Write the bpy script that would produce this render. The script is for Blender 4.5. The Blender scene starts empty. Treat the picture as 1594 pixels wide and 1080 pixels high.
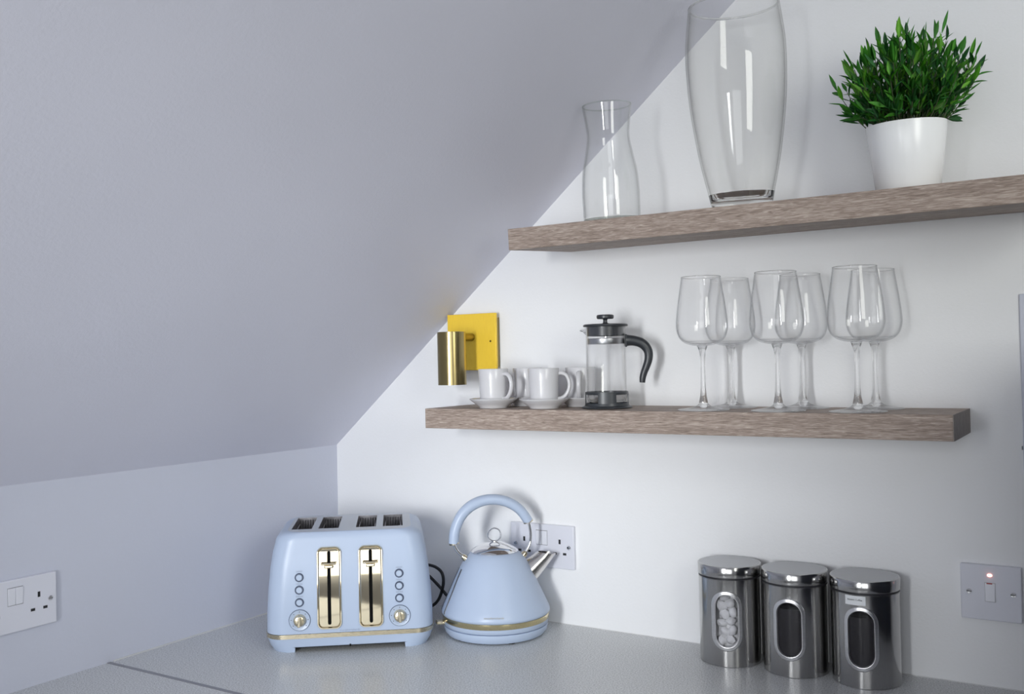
import bpy, bmesh, math, random
from mathutils import Vector, Matrix, Euler
random.seed(7)
PI = math.pi
sc = bpy.context.scene
COL = sc.collection

# ------------------------------------------------------------------ camera
CAM = Vector((1.5465, -1.6914, 0.5277))
yaw, pitch, roll, FPX, CXP = 0.5694, 0.0128, -0.0208, 1513.17, 783.35
fw = Vector((-math.sin(yaw) * math.cos(pitch), math.cos(yaw) * math.cos(pitch), math.sin(pitch)))
rt = Vector((math.cos(yaw), math.sin(yaw), 0))
up = rt.cross(fw)
rt2 = rt * math.cos(roll) + up * math.sin(roll)
up2 = -rt * math.sin(roll) + up * math.cos(roll)
cd = bpy.data.cameras.new('camera')
cam = bpy.data.objects.new('camera', cd)
COL.objects.link(cam)
cam.matrix_world = Matrix(((rt2.x, up2.x, -fw.x, CAM.x), (rt2.y, up2.y, -fw.y, CAM.y), (rt2.z, up2.z, -fw.z, CAM.z), (0, 0, 0, 1)))
cd.sensor_fit = 'HORIZONTAL'
cd.sensor_width = 36.0
cd.lens = FPX * 36.0 / 1594.0
cd.shift_x = (797.0 - CXP) / 1594.0
cd.clip_start = 0.01
sc.camera = cam

# ------------------------------------------------------------------ world, lights, exposure
sc.view_settings.view_transform = 'Standard'
sc.view_settings.look = 'None'
sc.view_settings.gamma = 1.0
sc.view_settings.use_curve_mapping = False
sc.view_settings.exposure = 0.0
w = bpy.data.worlds.new('world')
sc.world = w
w.use_nodes = True
w.node_tree.nodes['Background'].inputs[0].default_value = (0.75, 0.85, 1.0, 1)
w.node_tree.nodes['Background'].inputs[1].default_value = 0.5


def area(name, loc, target, sx, sy, power, col, spread=PI):
    ld = bpy.data.lights.new(name, 'AREA')
    ld.shape = 'RECTANGLE'
    ld.size = sx
    ld.size_y = sy
    ld.energy = power
    ld.color = col
    ld.spread = spread
    o = bpy.data.objects.new(name, ld)
    COL.objects.link(o)
    o.location = loc
    o.rotation_euler = (Vector(target) - Vector(loc)).to_track_quat('-Z', 'Y').to_euler()
    return o


# daylight through the narrow and the wide window of the gable wall behind the camera and the side window on the right
area('window_daylight_narrow', (0.97, -2.42, 0.50), (0.45, 0, 0.30), 0.20, 0.75, 2.86, (0.955, 0.98, 1.0), math.radians(50))
area('window_daylight_wide', (1.75, -2.42, 0.45), (1.35, 0, 0.55), 0.80, 0.90, 6.0, (0.985, 1.0, 1.0))
area('window_daylight_side', (2.50, -1.5, 0.95), (1.35, 0, 0.65), 0.50, 0.80, 12.0, (0.985, 1.0, 0.93))

cy = sc.cycles
cy.use_denoising = True
cy.max_bounces = 14
cy.diffuse_bounces = 6
cy.glossy_bounces = 6
cy.transmission_bounces = 14
cy.transparent_max_bounces = 40
cy.sample_clamp_indirect = 4.0
cy.caustics_reflective = False
cy.caustics_refractive = True


# ------------------------------------------------------------------ material helpers
def newmat(name):
    m = bpy.data.materials.new(name)
    m.use_nodes = True
    return m, m.node_tree.nodes, m.node_tree.links, m.node_tree.nodes['Principled BSDF']


def setp(b, **kw):
    for k, v in kw.items():
        k = {'base': 'Base Color', 'rough': 'Roughness', 'metal': 'Metallic', 'ior': 'IOR', 'trans': 'Transmission Weight',
             'coat': 'Coat Weight', 'coatr': 'Coat Roughness', 'spec': 'Specular IOR Level', 'aniso': 'Anisotropic'}[k]
        if k == 'Base Color':
            v = (*v, 1)
        b.inputs[k].default_value = v


def noise_node(N, L, scale, detail=3, rough=0.5, coord='Object', vscale=(1, 1, 1)):
    tc = N.new('ShaderNodeTexCoord')
    mp = N.new('ShaderNodeMapping')
    mp.inputs['Scale'].default_value = vscale
    nz = N.new('ShaderNodeTexNoise')
    nz.inputs['Scale'].default_value = scale
    nz.inputs['Detail'].default_value = detail
    nz.inputs['Roughness'].default_value = rough
    L.new(tc.outputs[coord], mp.inputs[0])
    L.new(mp.outputs[0], nz.inputs['Vector'])
    return nz


def ramp(N, stops):
    r = N.new('ShaderNodeValToRGB')
    e = r.color_ramp.elements
    while len(e) < len(stops):
        e.new(0.5)
    for i, (p, c_) in enumerate(stops):
        e[i].position = p
        e[i].color = (*c_, 1)
    return r


def bump(N, L, src, b, strength, dist=0.001):
    bp = N.new('ShaderNodeBump')
    bp.inputs['Strength'].default_value = strength
    bp.inputs['Distance'].default_value = dist
    L.new(src, bp.inputs['Height'])
    L.new(bp.outputs[0], b.inputs['Normal'])
    return bp


def plain(name, base, rough=0.5, metal=0.0, var=0.04, scale=30, **kw):
    """a material with a slight procedural variation of its colour and roughness"""
    m, N, L, b = newmat(name)
    setp(b, rough=rough, metal=metal, **kw)
    nz = noise_node(N, L, scale)
    r = ramp(N, [(0.3, tuple(max(0, x * (1 - var)) for x in base)), (0.7, tuple(min(1, x * (1 + var)) for x in base))])
    L.new(nz.outputs[0], r.inputs[0])
    L.new(r.outputs[0], b.inputs['Base Color'])
    return m


def paint(name, base, bs=0.25, scale=180, rough=0.55, var=0.012):
    m, N, L, b = newmat(name)
    setp(b, rough=rough, spec=0.35)
    big = noise_node(N, L, 3.0, 4)
    r = ramp(N, [(0.3, tuple(x * (1 - var) for x in base)), (0.7, tuple(min(1, x * (1 + var)) for x in base))])
    L.new(big.outputs[0], r.inputs[0])
    L.new(r.outputs[0], b.inputs['Base Color'])
    fine = noise_node(N, L, scale, 4, 0.6)
    bump(N, L, fine.outputs[0], b, bs, 0.0015)
    return m


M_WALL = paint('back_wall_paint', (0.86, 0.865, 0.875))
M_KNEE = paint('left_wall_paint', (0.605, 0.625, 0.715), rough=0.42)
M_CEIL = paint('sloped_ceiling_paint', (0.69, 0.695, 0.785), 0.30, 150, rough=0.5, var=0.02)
M_FLOOR = None


def wood(name, axis_scale, c1, c2, c3, rough=0.55):
    m, N, L, b = newmat(name)
    setp(b, rough=rough, spec=0.3)
    fine = noise_node(N, L, 95.0, 4, 0.60, vscale=axis_scale)
    fine.inputs['Distortion'].default_value = 1.1
    broad = noise_node(N, L, 16.0, 2, 0.5, vscale=axis_scale)
    r = ramp(N, [(0.30, c1), (0.5, c2), (0.70, c3)])
    mx = N.new('ShaderNodeMath')
    mx.operation = 'MULTIPLY_ADD'
    mx.inputs[1].default_value = 0.25
    L.new(broad.outputs[0], mx.inputs[0])
    sub = N.new('ShaderNodeMath')
    sub.operation = 'SUBTRACT'
    sub.inputs[1].default_value = 0.125
    L.new(fine.outputs[0], sub.inputs[0])
    L.new(sub.outputs[0], mx.inputs[2])
    L.new(mx.outputs[0], r.inputs[0])
    L.new(r.outputs[0], b.inputs['Base Color'])
    bump(N, L, fine.outputs[0], b, 0.35, 0.0008)
    return m


M_OAK = wood('greyed_oak_laminate', (0.42, 3.0, 6.0), (0.185, 0.142, 0.114), (0.325, 0.256, 0.216), (0.52, 0.44, 0.38))
M_OAK_END_SHADE = wood('greyed_oak_end_shade', (9.0, 3.0, 0.9), (0.20, 0.17, 0.15), (0.27, 0.235, 0.215), (0.33, 0.30, 0.275))  # end grain, darkened by the shade on that end put into its colour
M_FLOOR = wood('warm_oak_floor', (1.0, 6.0, 1.0), (0.06, 0.045, 0.035), (0.10, 0.078, 0.060), (0.15, 0.12, 0.095), 0.4)


def worktop_mat():
    m, N, L, b = newmat('speckled_grey_worktop')
    setp(b, rough=0.30, spec=0.5)
    a = noise_node(N, L, 420.0, 2, 0.6)
    r = ramp(N, [(0.36, (0.36, 0.37, 0.37)), (0.46, (0.58, 0.59, 0.595)), (0.58, (0.66, 0.67, 0.675)), (0.68, (0.86, 0.87, 0.87))])
    L.new(a.outputs[0], r.inputs[0])
    v = N.new('ShaderNodeTexVoronoi')
    v.inputs['Scale'].default_value = 260
    tc = N.new('ShaderNodeTexCoord')
    L.new(tc.outputs['Object'], v.inputs['Vector'])
    r2 = ramp(N, [(0.10, (0.62, 0.62, 0.60)), (0.22, (1, 1, 1))])
    L.new(v.outputs['Distance'], r2.inputs[0])
    mx = N.new('ShaderNodeMixRGB')
    mx.blend_type = 'MULTIPLY'
    mx.inputs[0].default_value = 0.6
    L.new(r.outputs[0], mx.inputs[1])
    L.new(r2.outputs[0], mx.inputs[2])
    L.new(mx.outputs[0], b.inputs['Base Color'])
    bump(N, L, a.outputs[0], b, 0.02, 0.0004)
    return m


M_TOP = worktop_mat()


def brushed(name, base, rough, vscale, metal=1.0, amt=0.12, bs=0.05, scale=60, aniso=0.0):
    m, N, L, b = newmat(name)
    setp(b, base=base, metal=metal, rough=rough, aniso=aniso)
    nz = noise_node(N, L, scale, 4, 0.6, vscale=vscale)
    mr = N.new('ShaderNodeMapRange')
    mr.inputs['To Min'].default_value = max(0.02, rough - amt / 2)
    mr.inputs['To Max'].default_value = rough + amt / 2
    L.new(nz.outputs[0], mr.inputs[0])
    L.new(mr.outputs[0], b.inputs['Roughness'])
    c_ = ramp(N, [(0.3, tuple(x * 0.93 for x in base)), (0.7, tuple(min(1, x * 1.05) for x in base))])
    L.new(nz.outputs[0], c_.inputs[0])
    L.new(c_.outputs[0], b.inputs['Base Color'])
    bump(N, L, nz.outputs[0], b, bs, 0.0004)
    return m


M_STEEL = brushed('polished_canister_steel', (0.47, 0.465, 0.46), 0.155, (16, 16, 1), amt=0.05, bs=0.02)
M_STEEL_TOP = brushed('brushed_lid_steel', (0.44, 0.445, 0.46), 0.32, (1, 14, 1), bs=0.05)
M_CHROME = plain('chrome', (0.83, 0.83, 0.84), 0.06, 1.0, 0.02)
M_SATIN = brushed('satin_window_frame', (0.80, 0.80, 0.81), 0.30, (1, 1, 8))
M_GOLD = plain('pale_gold_mirror', (0.86, 0.76, 0.55), 0.07, 1.0, 0.03)
M_GOLD_SATIN = brushed('satin_pale_gold', (0.66, 0.58, 0.42), 0.28, (1, 1, 20))
M_GOLD_BAND = brushed('polished_gold_band', (0.80, 0.68, 0.40), 0.16, (20, 20, 1), amt=0.05, bs=0.02)
M_SPOUT = brushed('satin_spout_steel', (0.72, 0.70, 0.68), 0.22, (1, 1, 1), amt=0.05, bs=0.02)
M_BRASS_TUBE = brushed('brushed_antique_brass', (0.31, 0.25, 0.115), 0.22, (30, 30, 1), amt=0.08)
M_BRASS_PLATE = brushed('brushed_yellow_brass', (1.0, 0.66, 0.06), 0.42, (16, 1, 1), metal=0.15, amt=0.10, bs=0.10)
M_BLUE = plain('matt_powder_blue', (0.45, 0.535, 0.685), 0.34, 0, 0.015, 12, spec=0.45)
M_BLUE_TOP_DIM = plain('powder_blue_top_dim', (0.50, 0.54, 0.60), 0.32, 0, 0.015, 12)  # greyer than the body: weaker light on the top put into the colour
M_WHITE_PL = plain('white_socket_plastic', (0.72, 0.73, 0.80), 0.28, 0, 0.01, 12)
M_WHITE_PL2 = plain('white_rocker_plastic', (0.76, 0.77, 0.83), 0.22, 0, 0.01, 12)
M_HOLE = plain('dark_hole', (0.012, 0.012, 0.014), 0.6)
M_SLOT = plain('black_slot', (0.006, 0.006, 0.006), 0.8, spec=0.05)
M_BLACK_PL = plain('charcoal_plastic', (0.030, 0.034, 0.040), 0.34, 0, 0.05)
M_RUBBER = plain('black_rubber', (0.014, 0.014, 0.018), 0.5)
M_CERAMIC = plain('pale_grey_glazed_ceramic', (0.62, 0.615, 0.63), 0.27, 0, 0.01, 12, coat=0.15)
M_POT = plain('white_glazed_pot', (0.93, 0.94, 0.94), 0.24, 0, 0.01, 12)
M_SOIL = plain('dark_soil', (0.02, 0.016, 0.01), 0.9, 0, 0.5, 200)
M_BUTTON = plain('pale_button', (0.47, 0.555, 0.70), 0.3, 0, 0.01)
M_BUTTON_RING = plain('slate_button_ring', (0.055, 0.075, 0.13), 0.45)
M_PRINT = plain('grey_print', (0.30, 0.35, 0.45), 0.5)
M_PRINT_GOLD = plain('faint_gold_print', (0.52, 0.50, 0.44), 0.4)
M_PRINT_DARK = plain('dark_print', (0.10, 0.10, 0.11), 0.5)
M_STICKER = plain('white_sticker', (0.78, 0.80, 0.82), 0.5)
M_COFFEE = plain('dark_ground_coffee', (0.010, 0.008, 0.011), 0.75, 0, 0.5, 300)
M_SACHET = plain('white_sachet_paper', (0.80, 0.80, 0.80), 0.6, 0, 0.05, 60)
M_CARC = plain('grey_cabinet', (0.30, 0.31, 0.33), 0.4)
M_DARKFURN = plain('dark_navy_furniture', (0.025, 0.03, 0.045), 0.3)
M_SEAL = plain('silicone_sealant', (0.62, 0.62, 0.62), 0.35)
M_STRIP = brushed('grey_aluminium_strip', (0.36, 0.36, 0.38), 0.4, (1, 8, 1), metal=0.7)
M_ELEMENT = plain('dull_inner_metal', (0.30, 0.29, 0.31), 0.32, 0.8, 0.4, 60)


def emis(name, col, s):
    m, N, L, b = newmat(name)
    setp(b, base=(col[0] * 0.5, col[1] * 0.5, col[2] * 0.5))
    b.inputs['Emission Color'].default_value = (*col, 1)
    b.inputs['Emission Strength'].default_value = s
    return m


M_NEON = emis('lit_neon', (1.0, 0.32, 0.24), 9.0)
M_RED = plain('red_stripe', (0.35, 0.02, 0.02), 0.4)


def thin_glass(name, tint=(0.99, 0.992, 0.99), edge=(0.50, 0.52, 0.51), refl=0.9, rough=0.0, ior_=1.40):
    """one interface of a thin glass wall: Fresnel reflection over a tinted see-through layer that absorbs more at grazing angles"""
    m = bpy.data.materials.new(name)
    m.use_nodes = True
    N, L = m.node_tree.nodes, m.node_tree.links
    N.clear()
    out = N.new('ShaderNodeOutputMaterial')
    tr = N.new('ShaderNodeBsdfTransparent')
    gl = N.new('ShaderNodeBsdfGlossy')
    gl.inputs['Roughness'].default_value = rough
    gl.inputs['Color'].default_value = (refl, refl, refl, 1)
    lw = N.new('ShaderNodeLayerWeight')
    lw.inputs['Blend'].default_value = 0.5
    pw = N.new('ShaderNodeMath')
    pw.operation = 'POWER'
    pw.inputs[1].default_value = 5.0
    L.new(lw.outputs['Facing'], pw.inputs[0])
    mx = N.new('ShaderNodeMixRGB')
    mx.inputs[1].default_value = (*tint, 1)
    mx.inputs[2].default_value = (*edge, 1)
    L.new(pw.outputs[0], mx.inputs[0])
    L.new(mx.outputs[0], tr.inputs[0])
    fr = N.new('ShaderNodeFresnel')
    fr.inputs['IOR'].default_value = ior_
    # use the outward Fresnel value on both faces of the wall
    geo = N.new('ShaderNodeNewGeometry')
    ior = N.new('ShaderNodeMapRange')
    ior.inputs['To Min'].default_value = ior_
    ior.inputs['To Max'].default_value = 1.0 / ior_
    L.new(geo.outputs['Backfacing'], ior.inputs[0])
    L.new(ior.outputs[0], fr.inputs['IOR'])
    nz = noise_node(N, L, 60, 2)
    mr = N.new('ShaderNodeMapRange')
    mr.inputs['To Min'].default_value = rough
    mr.inputs['To Max'].default_value = rough + 0.02
    L.new(nz.outputs[0], mr.inputs[0])
    L.new(mr.outputs[0], gl.inputs['Roughness'])
    ms = N.new('ShaderNodeMixShader')
    L.new(fr.outputs[0], ms.inputs[0])
    L.new(tr.outputs[0], ms.inputs[1])
    L.new(gl.outputs[0], ms.inputs[2])
    L.new(ms.outputs[0], out.inputs[0])
    return m


M_THIN = thin_glass('thin_clear_glass')
M_THIN_WINE = thin_glass('thin_wine_glass', (1.0, 1.0, 1.0), (0.42, 0.43, 0.46), ior_=1.31)
M_THIN_VASE = thin_glass('thin_vase_glass', (0.994, 0.994, 0.990), (0.42, 0.42, 0.40), ior_=1.34)
M_THIN_PRESS = thin_glass('thin_press_glass', (1.0, 1.0, 1.0), (0.5, 0.5, 0.5), refl=1.0, ior_=1.45)
M_PANE = thin_glass('canister_pane', (0.85, 0.85, 0.87), (0.6, 0.6, 0.62))


def solid_glass(name, col=(1.0, 1.0, 1.0), ior=1.47, clear=0.10):
    m, N, L, b = newmat(name)
    setp(b, base=col, rough=0.0, ior=ior, trans=1.0)
    nz = noise_node(N, L, 40, 2)
    mr = N.new('ShaderNodeMapRange')
    mr.inputs['To Max'].default_value = 0.015
    L.new(nz.outputs[0], mr.inputs[0])
    L.new(mr.outputs[0], b.inputs['Roughness'])
    tr = N.new('ShaderNodeBsdfTransparent')          # partly clear, so that the thin stems cast only a light shadow
    tr.inputs[0].default_value = (*col, 1)
    ms = N.new('ShaderNodeMixShader')
    ms.inputs[0].default_value = clear
    L.new(b.outputs[0], ms.inputs[1])
    L.new(tr.outputs[0], ms.inputs[2])
    L.new(ms.outputs[0], N['Material Output'].inputs[0])
    return m


M_GLASS = solid_glass('solid_clear_glass')
M_GLASS_BASE = thin_glass('carafe_base_glass', (0.93, 0.95, 0.93), (0.5, 0.53, 0.5))
M_GLASS_VASE = solid_glass('solid_vase_glass', (0.95, 0.95, 0.93), clear=0.0)


def leaf_mat(name, c1, c2):
    m, N, L, b = newmat(name)
    setp(b, rough=0.38, spec=0.5)
    nz = noise_node(N, L, 90, 2)
    oi = N.new('ShaderNodeObjectInfo')
    ad = N.new('ShaderNodeMath')
    ad.operation = 'MULTIPLY_ADD'
    ad.inputs[1].default_value = 0.5
    L.new(oi.outputs['Random'], ad.inputs[0])
    mu = N.new('ShaderNodeMath')
    mu.operation = 'MULTIPLY'
    mu.inputs[1].default_value = 0.5
    L.new(nz.outputs[0], mu.inputs[0])
    L.new(mu.outputs[0], ad.inputs[2])
    r = ramp(N, [(0.15, c1), (0.85, c2)])
    L.new(ad.outputs[0], r.inputs[0])
    L.new(r.outputs[0], b.inputs['Base Color'])
    b.inputs['Transmission Weight'].default_value = 0.0
    b.inputs['Subsurface Weight'].default_value = 0.0
    return m


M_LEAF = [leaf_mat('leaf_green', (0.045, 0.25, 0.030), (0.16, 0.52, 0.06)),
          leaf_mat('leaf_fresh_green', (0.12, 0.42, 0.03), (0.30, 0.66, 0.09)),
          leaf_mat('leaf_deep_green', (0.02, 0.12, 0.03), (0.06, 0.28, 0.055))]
M_STEM = plain('brown_green_stem', (0.055, 0.075, 0.03), 0.6)


# ------------------------------------------------------------------ object helpers
def tag(o, label=None, cat=None, group=None, kind=None):
    if label: o['label'] = label
    if cat: o['category'] = cat
    if group: o['group'] = group
    if kind: o['kind'] = kind
    return o


def thing(name, label, cat, loc=(0, 0, 0), rot=(0, 0, 0), group=None):
    o = bpy.data.objects.new(name, None)
    COL.objects.link(o)
    o.empty_display_size = 0.02
    o.location = loc
    o.rotation_euler = rot
    return tag(o, label, cat, group)


def obj(name, bm, mats, parent=None, smooth=True, loc=(0, 0, 0), rot=(0, 0, 0), angle=35, bevel=0.0, seg=2):
    me = bpy.data.meshes.new(name)
    bmesh.ops.recalc_face_normals(bm, faces=bm.faces)
    bm.to_mesh(me)
    bm.free()
    for m in (mats if isinstance(mats, (list, tuple)) else [mats]):
        me.materials.append(m)
    o = bpy.data.objects.new(name, me)
    COL.objects.link(o)
    if parent: o.parent = parent
    o.location = loc
    o.rotation_euler = rot
    if smooth:
        me.shade_smooth()
        try:
            me.set_sharp_from_angle(angle=math.radians(angle))
        except Exception:
            pass
    if bevel > 0:
        b = o.modifiers.new('bevel', 'BEVEL')
        b.width = bevel
        b.segments = seg
        b.limit_method = 'ANGLE'
        b.angle_limit = math.radians(40)
    return o


def bx(bm, x0, x1, y0, y1, z0, z1, mi=0):
    v = [bm.verts.new(p) for p in [(x0, y0, z0), (x1, y0, z0), (x1, y1, z0), (x0, y1, z0), (x0, y0, z1), (x1, y0, z1), (x1, y1, z1), (x0, y1, z1)]]
    for f in [(0, 3, 2, 1), (4, 5, 6, 7), (0, 1, 5, 4), (1, 2, 6, 5), (2, 3, 7, 6), (3, 0, 4, 7)]:
        fc = bm.faces.new([v[i] for i in f])
        fc.material_index = mi
    return bm


def box(name, x0, x1, y0, y1, z0, z1, mat, parent=None, bevel=0.0, **kw):
    cx, cyy, cz = (x0 + x1) / 2, (y0 + y1) / 2, (z0 + z1) / 2
    bm = bmesh.new()
    bx(bm, x0 - cx, x1 - cx, y0 - cyy, y1 - cyy, z0 - cz, z1 - cz)
    return obj(name, bm, mat, parent, smooth=bevel > 0, loc=(cx, cyy, cz), bevel=bevel, **kw)


def lathe_bm(prof, seg=64, bm=None, closed=False, M=None):
    """revolve (r, z) points about z; r==0 ends become poles"""
    bm = bm or bmesh.new()
    rings = []
    for r, z in prof:
        if r < 1e-7:
            rings.append([bm.verts.new((0, 0, z))])
        else:
            rings.append([bm.verts.new((r * math.cos(2 * PI * i / seg), r * math.sin(2 * PI * i / seg), z)) for i in range(seg)])
    n = len(rings)
    for k in range(n if closed else n - 1):
        a, b = rings[k], rings[(k + 1) % n]
        for i in range(seg):
            j = (i + 1) % seg
            if len(a) == 1 and len(b) == 1: continue
            if len(a) == 1: bm.faces.new((a[0], b[i], b[j]))
            elif len(b) == 1: bm.faces.new((a[i], a[j], b[0]))
            else: bm.faces.new((a[i], a[j], b[j], b[i]))
    if M is not None:
        bmesh.ops.transform(bm, matrix=M, verts=[v for r_ in rings for v in r_])
    return bm


def catmull(pts, n=6):
    """smooth a list of points (tuples of any length)"""
    out = []
    P = [pts[0]] + list(pts) + [pts[-1]]
    for i in range(1, len(P) - 2):
        p0, p1, p2, p3 = P[i - 1], P[i], P[i + 1], P[i + 2]
        for k in range(n):
            t = k / n
            out.append(tuple(0.5 * (2 * b + (c - a) * t + (2 * a - 5 * b + 4 * c - d) * t * t + (3 * b - a - 3 * c + d) * t ** 3)
                             for a, b, c, d in zip(p0, p1, p2, p3)))
    out.append(tuple(pts[-1]))
    return out


def sweep(pts, radii, seg=12, bm=None, flat=(1.0, 1.0), upv=Vector((0, 0, 1)), caps=True):
    """tube through pts; radii one value or one per point; flat scales the section along (side, binormal)"""
    bm = bm or bmesh.new()
    pts = [Vector(p) for p in pts]
    if not isinstance(radii, (list, tuple)): radii = [radii] * len(pts)
    rings = []
    for i, p in enumerate(pts):
        t = (pts[min(i + 1, len(pts) - 1)] - pts[max(i - 1, 0)]).normalized()
        s = t.cross(upv)
        if s.length < 1e-4: s = t.cross(Vector((1, 0, 0)))
        s.normalize()
        b = s.cross(t).normalized()
        rings.append([bm.verts.new(p + s * (radii[i] * flat[0] * math.cos(2 * PI * k / seg)) + b * (radii[i] * flat[1] * math.sin(2 * PI * k / seg))) for k in range(seg)])
    for a, b in zip(rings, rings[1:]):
        for k in range(seg):
            bm.faces.new((a[k], a[(k + 1) % seg], b[(k + 1) % seg], b[k]))
    if caps:
        bm.faces.new(rings[0][::-1])
        bm.faces.new(rings[-1])
    return bm


def text_obj(name, body, size, mat, parent, loc, rot, extrude=0.0001, align='CENTER', spacing=1.0):
    cu = bpy.data.curves.new(name, 'FONT')
    cu.body = body
    cu.size = size
    cu.extrude = extrude
    cu.align_x = align
    cu.align_y = 'CENTER'
    cu.space_character = spacing
    cu.resolution_u = 2
    to = bpy.data.objects.new(name + '_curve', cu)
    COL.objects.link(to)
    dg = bpy.context.evaluated_depsgraph_get()
    me = bpy.data.meshes.new_from_object(to.evaluated_get(dg))
    bpy.data.objects.remove(to)
    bpy.data.curves.remove(cu)
    me.materials.clear()
    me.materials.append(mat)
    o = bpy.data.objects.new(name, me)
    COL.objects.link(o)
    o.parent = parent
    o.location = loc
    o.rotation_euler = rot
    return o


def dup(root, loc=None, rot=None, label=None, group=None):
    def cp(o, par):
        c_ = o.copy()
        COL.objects.link(c_)
        c_.parent = par
        for ch in [x for x in bpy.data.objects if x.parent == o and x is not c_]:
            cp(ch, c_)
        return c_
    r = cp(root, None)
    if loc is not None: r.location = loc
    if rot is not None: r.rotation_euler = rot
    if label: r['label'] = label
    if group: r['group'] = group
    return r


def facing(x, y):
    """world angle from (x, y) towards the camera position"""
    return math.atan2(CAM.y - y, CAM.x - x)


# ------------------------------------------------------------------ room shell
HK, SL = 0.3381, 0.8476           # knee wall height above the worktop, slope of the ceiling
XR, YF, ZF, ZT = 2.6, -2.5, -0.90, 1.5
XT = (ZT - HK) / SL
tag(box('wall_back', -0.1, XR, 0, 0.1, ZF, ZT + 0.1, M_WALL), kind='structure')
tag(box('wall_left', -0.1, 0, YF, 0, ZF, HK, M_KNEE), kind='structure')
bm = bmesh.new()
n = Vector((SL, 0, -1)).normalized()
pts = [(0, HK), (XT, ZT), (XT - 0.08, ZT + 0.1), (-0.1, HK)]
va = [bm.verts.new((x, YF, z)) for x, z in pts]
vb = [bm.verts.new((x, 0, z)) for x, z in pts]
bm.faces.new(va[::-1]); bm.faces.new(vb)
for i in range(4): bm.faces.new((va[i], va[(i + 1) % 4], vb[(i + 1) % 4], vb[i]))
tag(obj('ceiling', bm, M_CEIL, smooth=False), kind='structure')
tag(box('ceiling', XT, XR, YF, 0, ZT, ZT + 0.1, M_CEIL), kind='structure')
bm = bmesh.new()                                # right wall around the side window
bx(bm, XR, XR + 0.1, YF, -1.80, ZF, ZT + 0.1)
bx(bm, XR, XR + 0.1, -1.20, 0.1, ZF, ZT + 0.1)
bx(bm, XR, XR + 0.1, -1.80, -1.20, ZF, 0.52)
bx(bm, XR, XR + 0.1, -1.80, -1.20, 1.38, ZT + 0.1)
tag(obj('wall_right', bm, M_WALL, smooth=False), kind='structure')
bm = bmesh.new()
for q in ((-1.80, -1.78, 0.52, 1.38), (-1.22, -1.20, 0.52, 1.38), (-1.78, -1.22, 0.52, 0.54), (-1.78, -1.22, 1.36, 1.38)):
    bx(bm, XR + 0.02, XR + 0.07, q[0], q[1], q[2], q[3])
wf = tag(obj('window_3', bm, M_WHITE_PL, smooth=False), kind='structure')
box('pane', XR + 0.04, XR + 0.046, -1.78, -1.22, 0.54, 1.36, M_THIN, wf)
tag(box('floor', -0.1, XR + 0.1, YF - 0.1, 0.1, ZF - 0.08, ZF, M_FLOOR), kind='structure')
# front (gable) wall around the two windows
bm = bmesh.new()
xs = [-0.1, 0.85, 1.09, 1.33, 2.17, XR]
bx(bm, xs[0], xs[1], YF - 0.1, YF, ZF, ZT)
bx(bm, xs[1], xs[2], YF - 0.1, YF, ZF, 0.10)
bx(bm, xs[1], xs[2], YF - 0.1, YF, 0.90, ZT)
bx(bm, xs[2], xs[3], YF - 0.1, YF, ZF, ZT)
bx(bm, xs[3], xs[4], YF - 0.1, YF, ZF, -0.02)
bx(bm, xs[3], xs[4], YF - 0.1, YF, 0.92, ZT)
bx(bm, xs[4], xs[5], YF - 0.1, YF, ZF, ZT)
tag(obj('wall_front', bm, M_WALL, smooth=False), kind='structure')
for i, (a, b, c_, d) in enumerate([(0.85, 1.09, 0.10, 0.90), (1.33, 2.17, -0.02, 0.92)]):
    bm = bmesh.new()
    t = 0.02
    bx(bm, a, a + t, YF - 0.07, YF - 0.02, c_, d); bx(bm, b - t, b, YF - 0.07, YF - 0.02, c_, d)
    bx(bm, a + t, b - t, YF - 0.07, YF - 0.02, c_, c_ + t); bx(bm, a + t, b - t, YF - 0.07, YF - 0.02, d - t, d)
    wf = tag(obj('window_%d' % (i + 1), bm, M_WHITE_PL, smooth=False), kind='structure')
    box('pane', a + t, b - t, YF - 0.05, YF - 0.044, c_ + t, d - t, M_THIN, wf)
# pale boxed edge on the back wall at the right border of the picture
tag(box('trim_1', 1.410, 1.475, -0.003, 0.0, 0.335, 0.612, M_KNEE, bevel=0.0012), kind='structure')
tag(box('trim_2', 1.408, 1.4098, -0.0035, 0.0, 0.372, 0.378, M_CARC, bevel=0.001), kind='structure')
# silicone beads where the walls meet the worktop
bm = bmesh.new()
bmesh.ops.create_cone(bm, segments=8, radius1=0.0022, radius2=0.0022, depth=0.595, cap_ends=True, matrix=Matrix.Translation((0, -0.3, 0)) @ Matrix.Rotation(PI / 2, 4, 'X'))
tag(obj('trim_3', bm, M_SEAL), kind='structure')
bm = bmesh.new()
bmesh.ops.create_cone(bm, segments=8, radius1=0.0013, radius2=0.0013, depth=1.50, cap_ends=True, matrix=Matrix.Translation((0.75, 0, 0)) @ Matrix.Rotation(PI / 2, 4, 'Y'))
tag(obj('trim_4', bm, M_SEAL), kind='structure')

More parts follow.
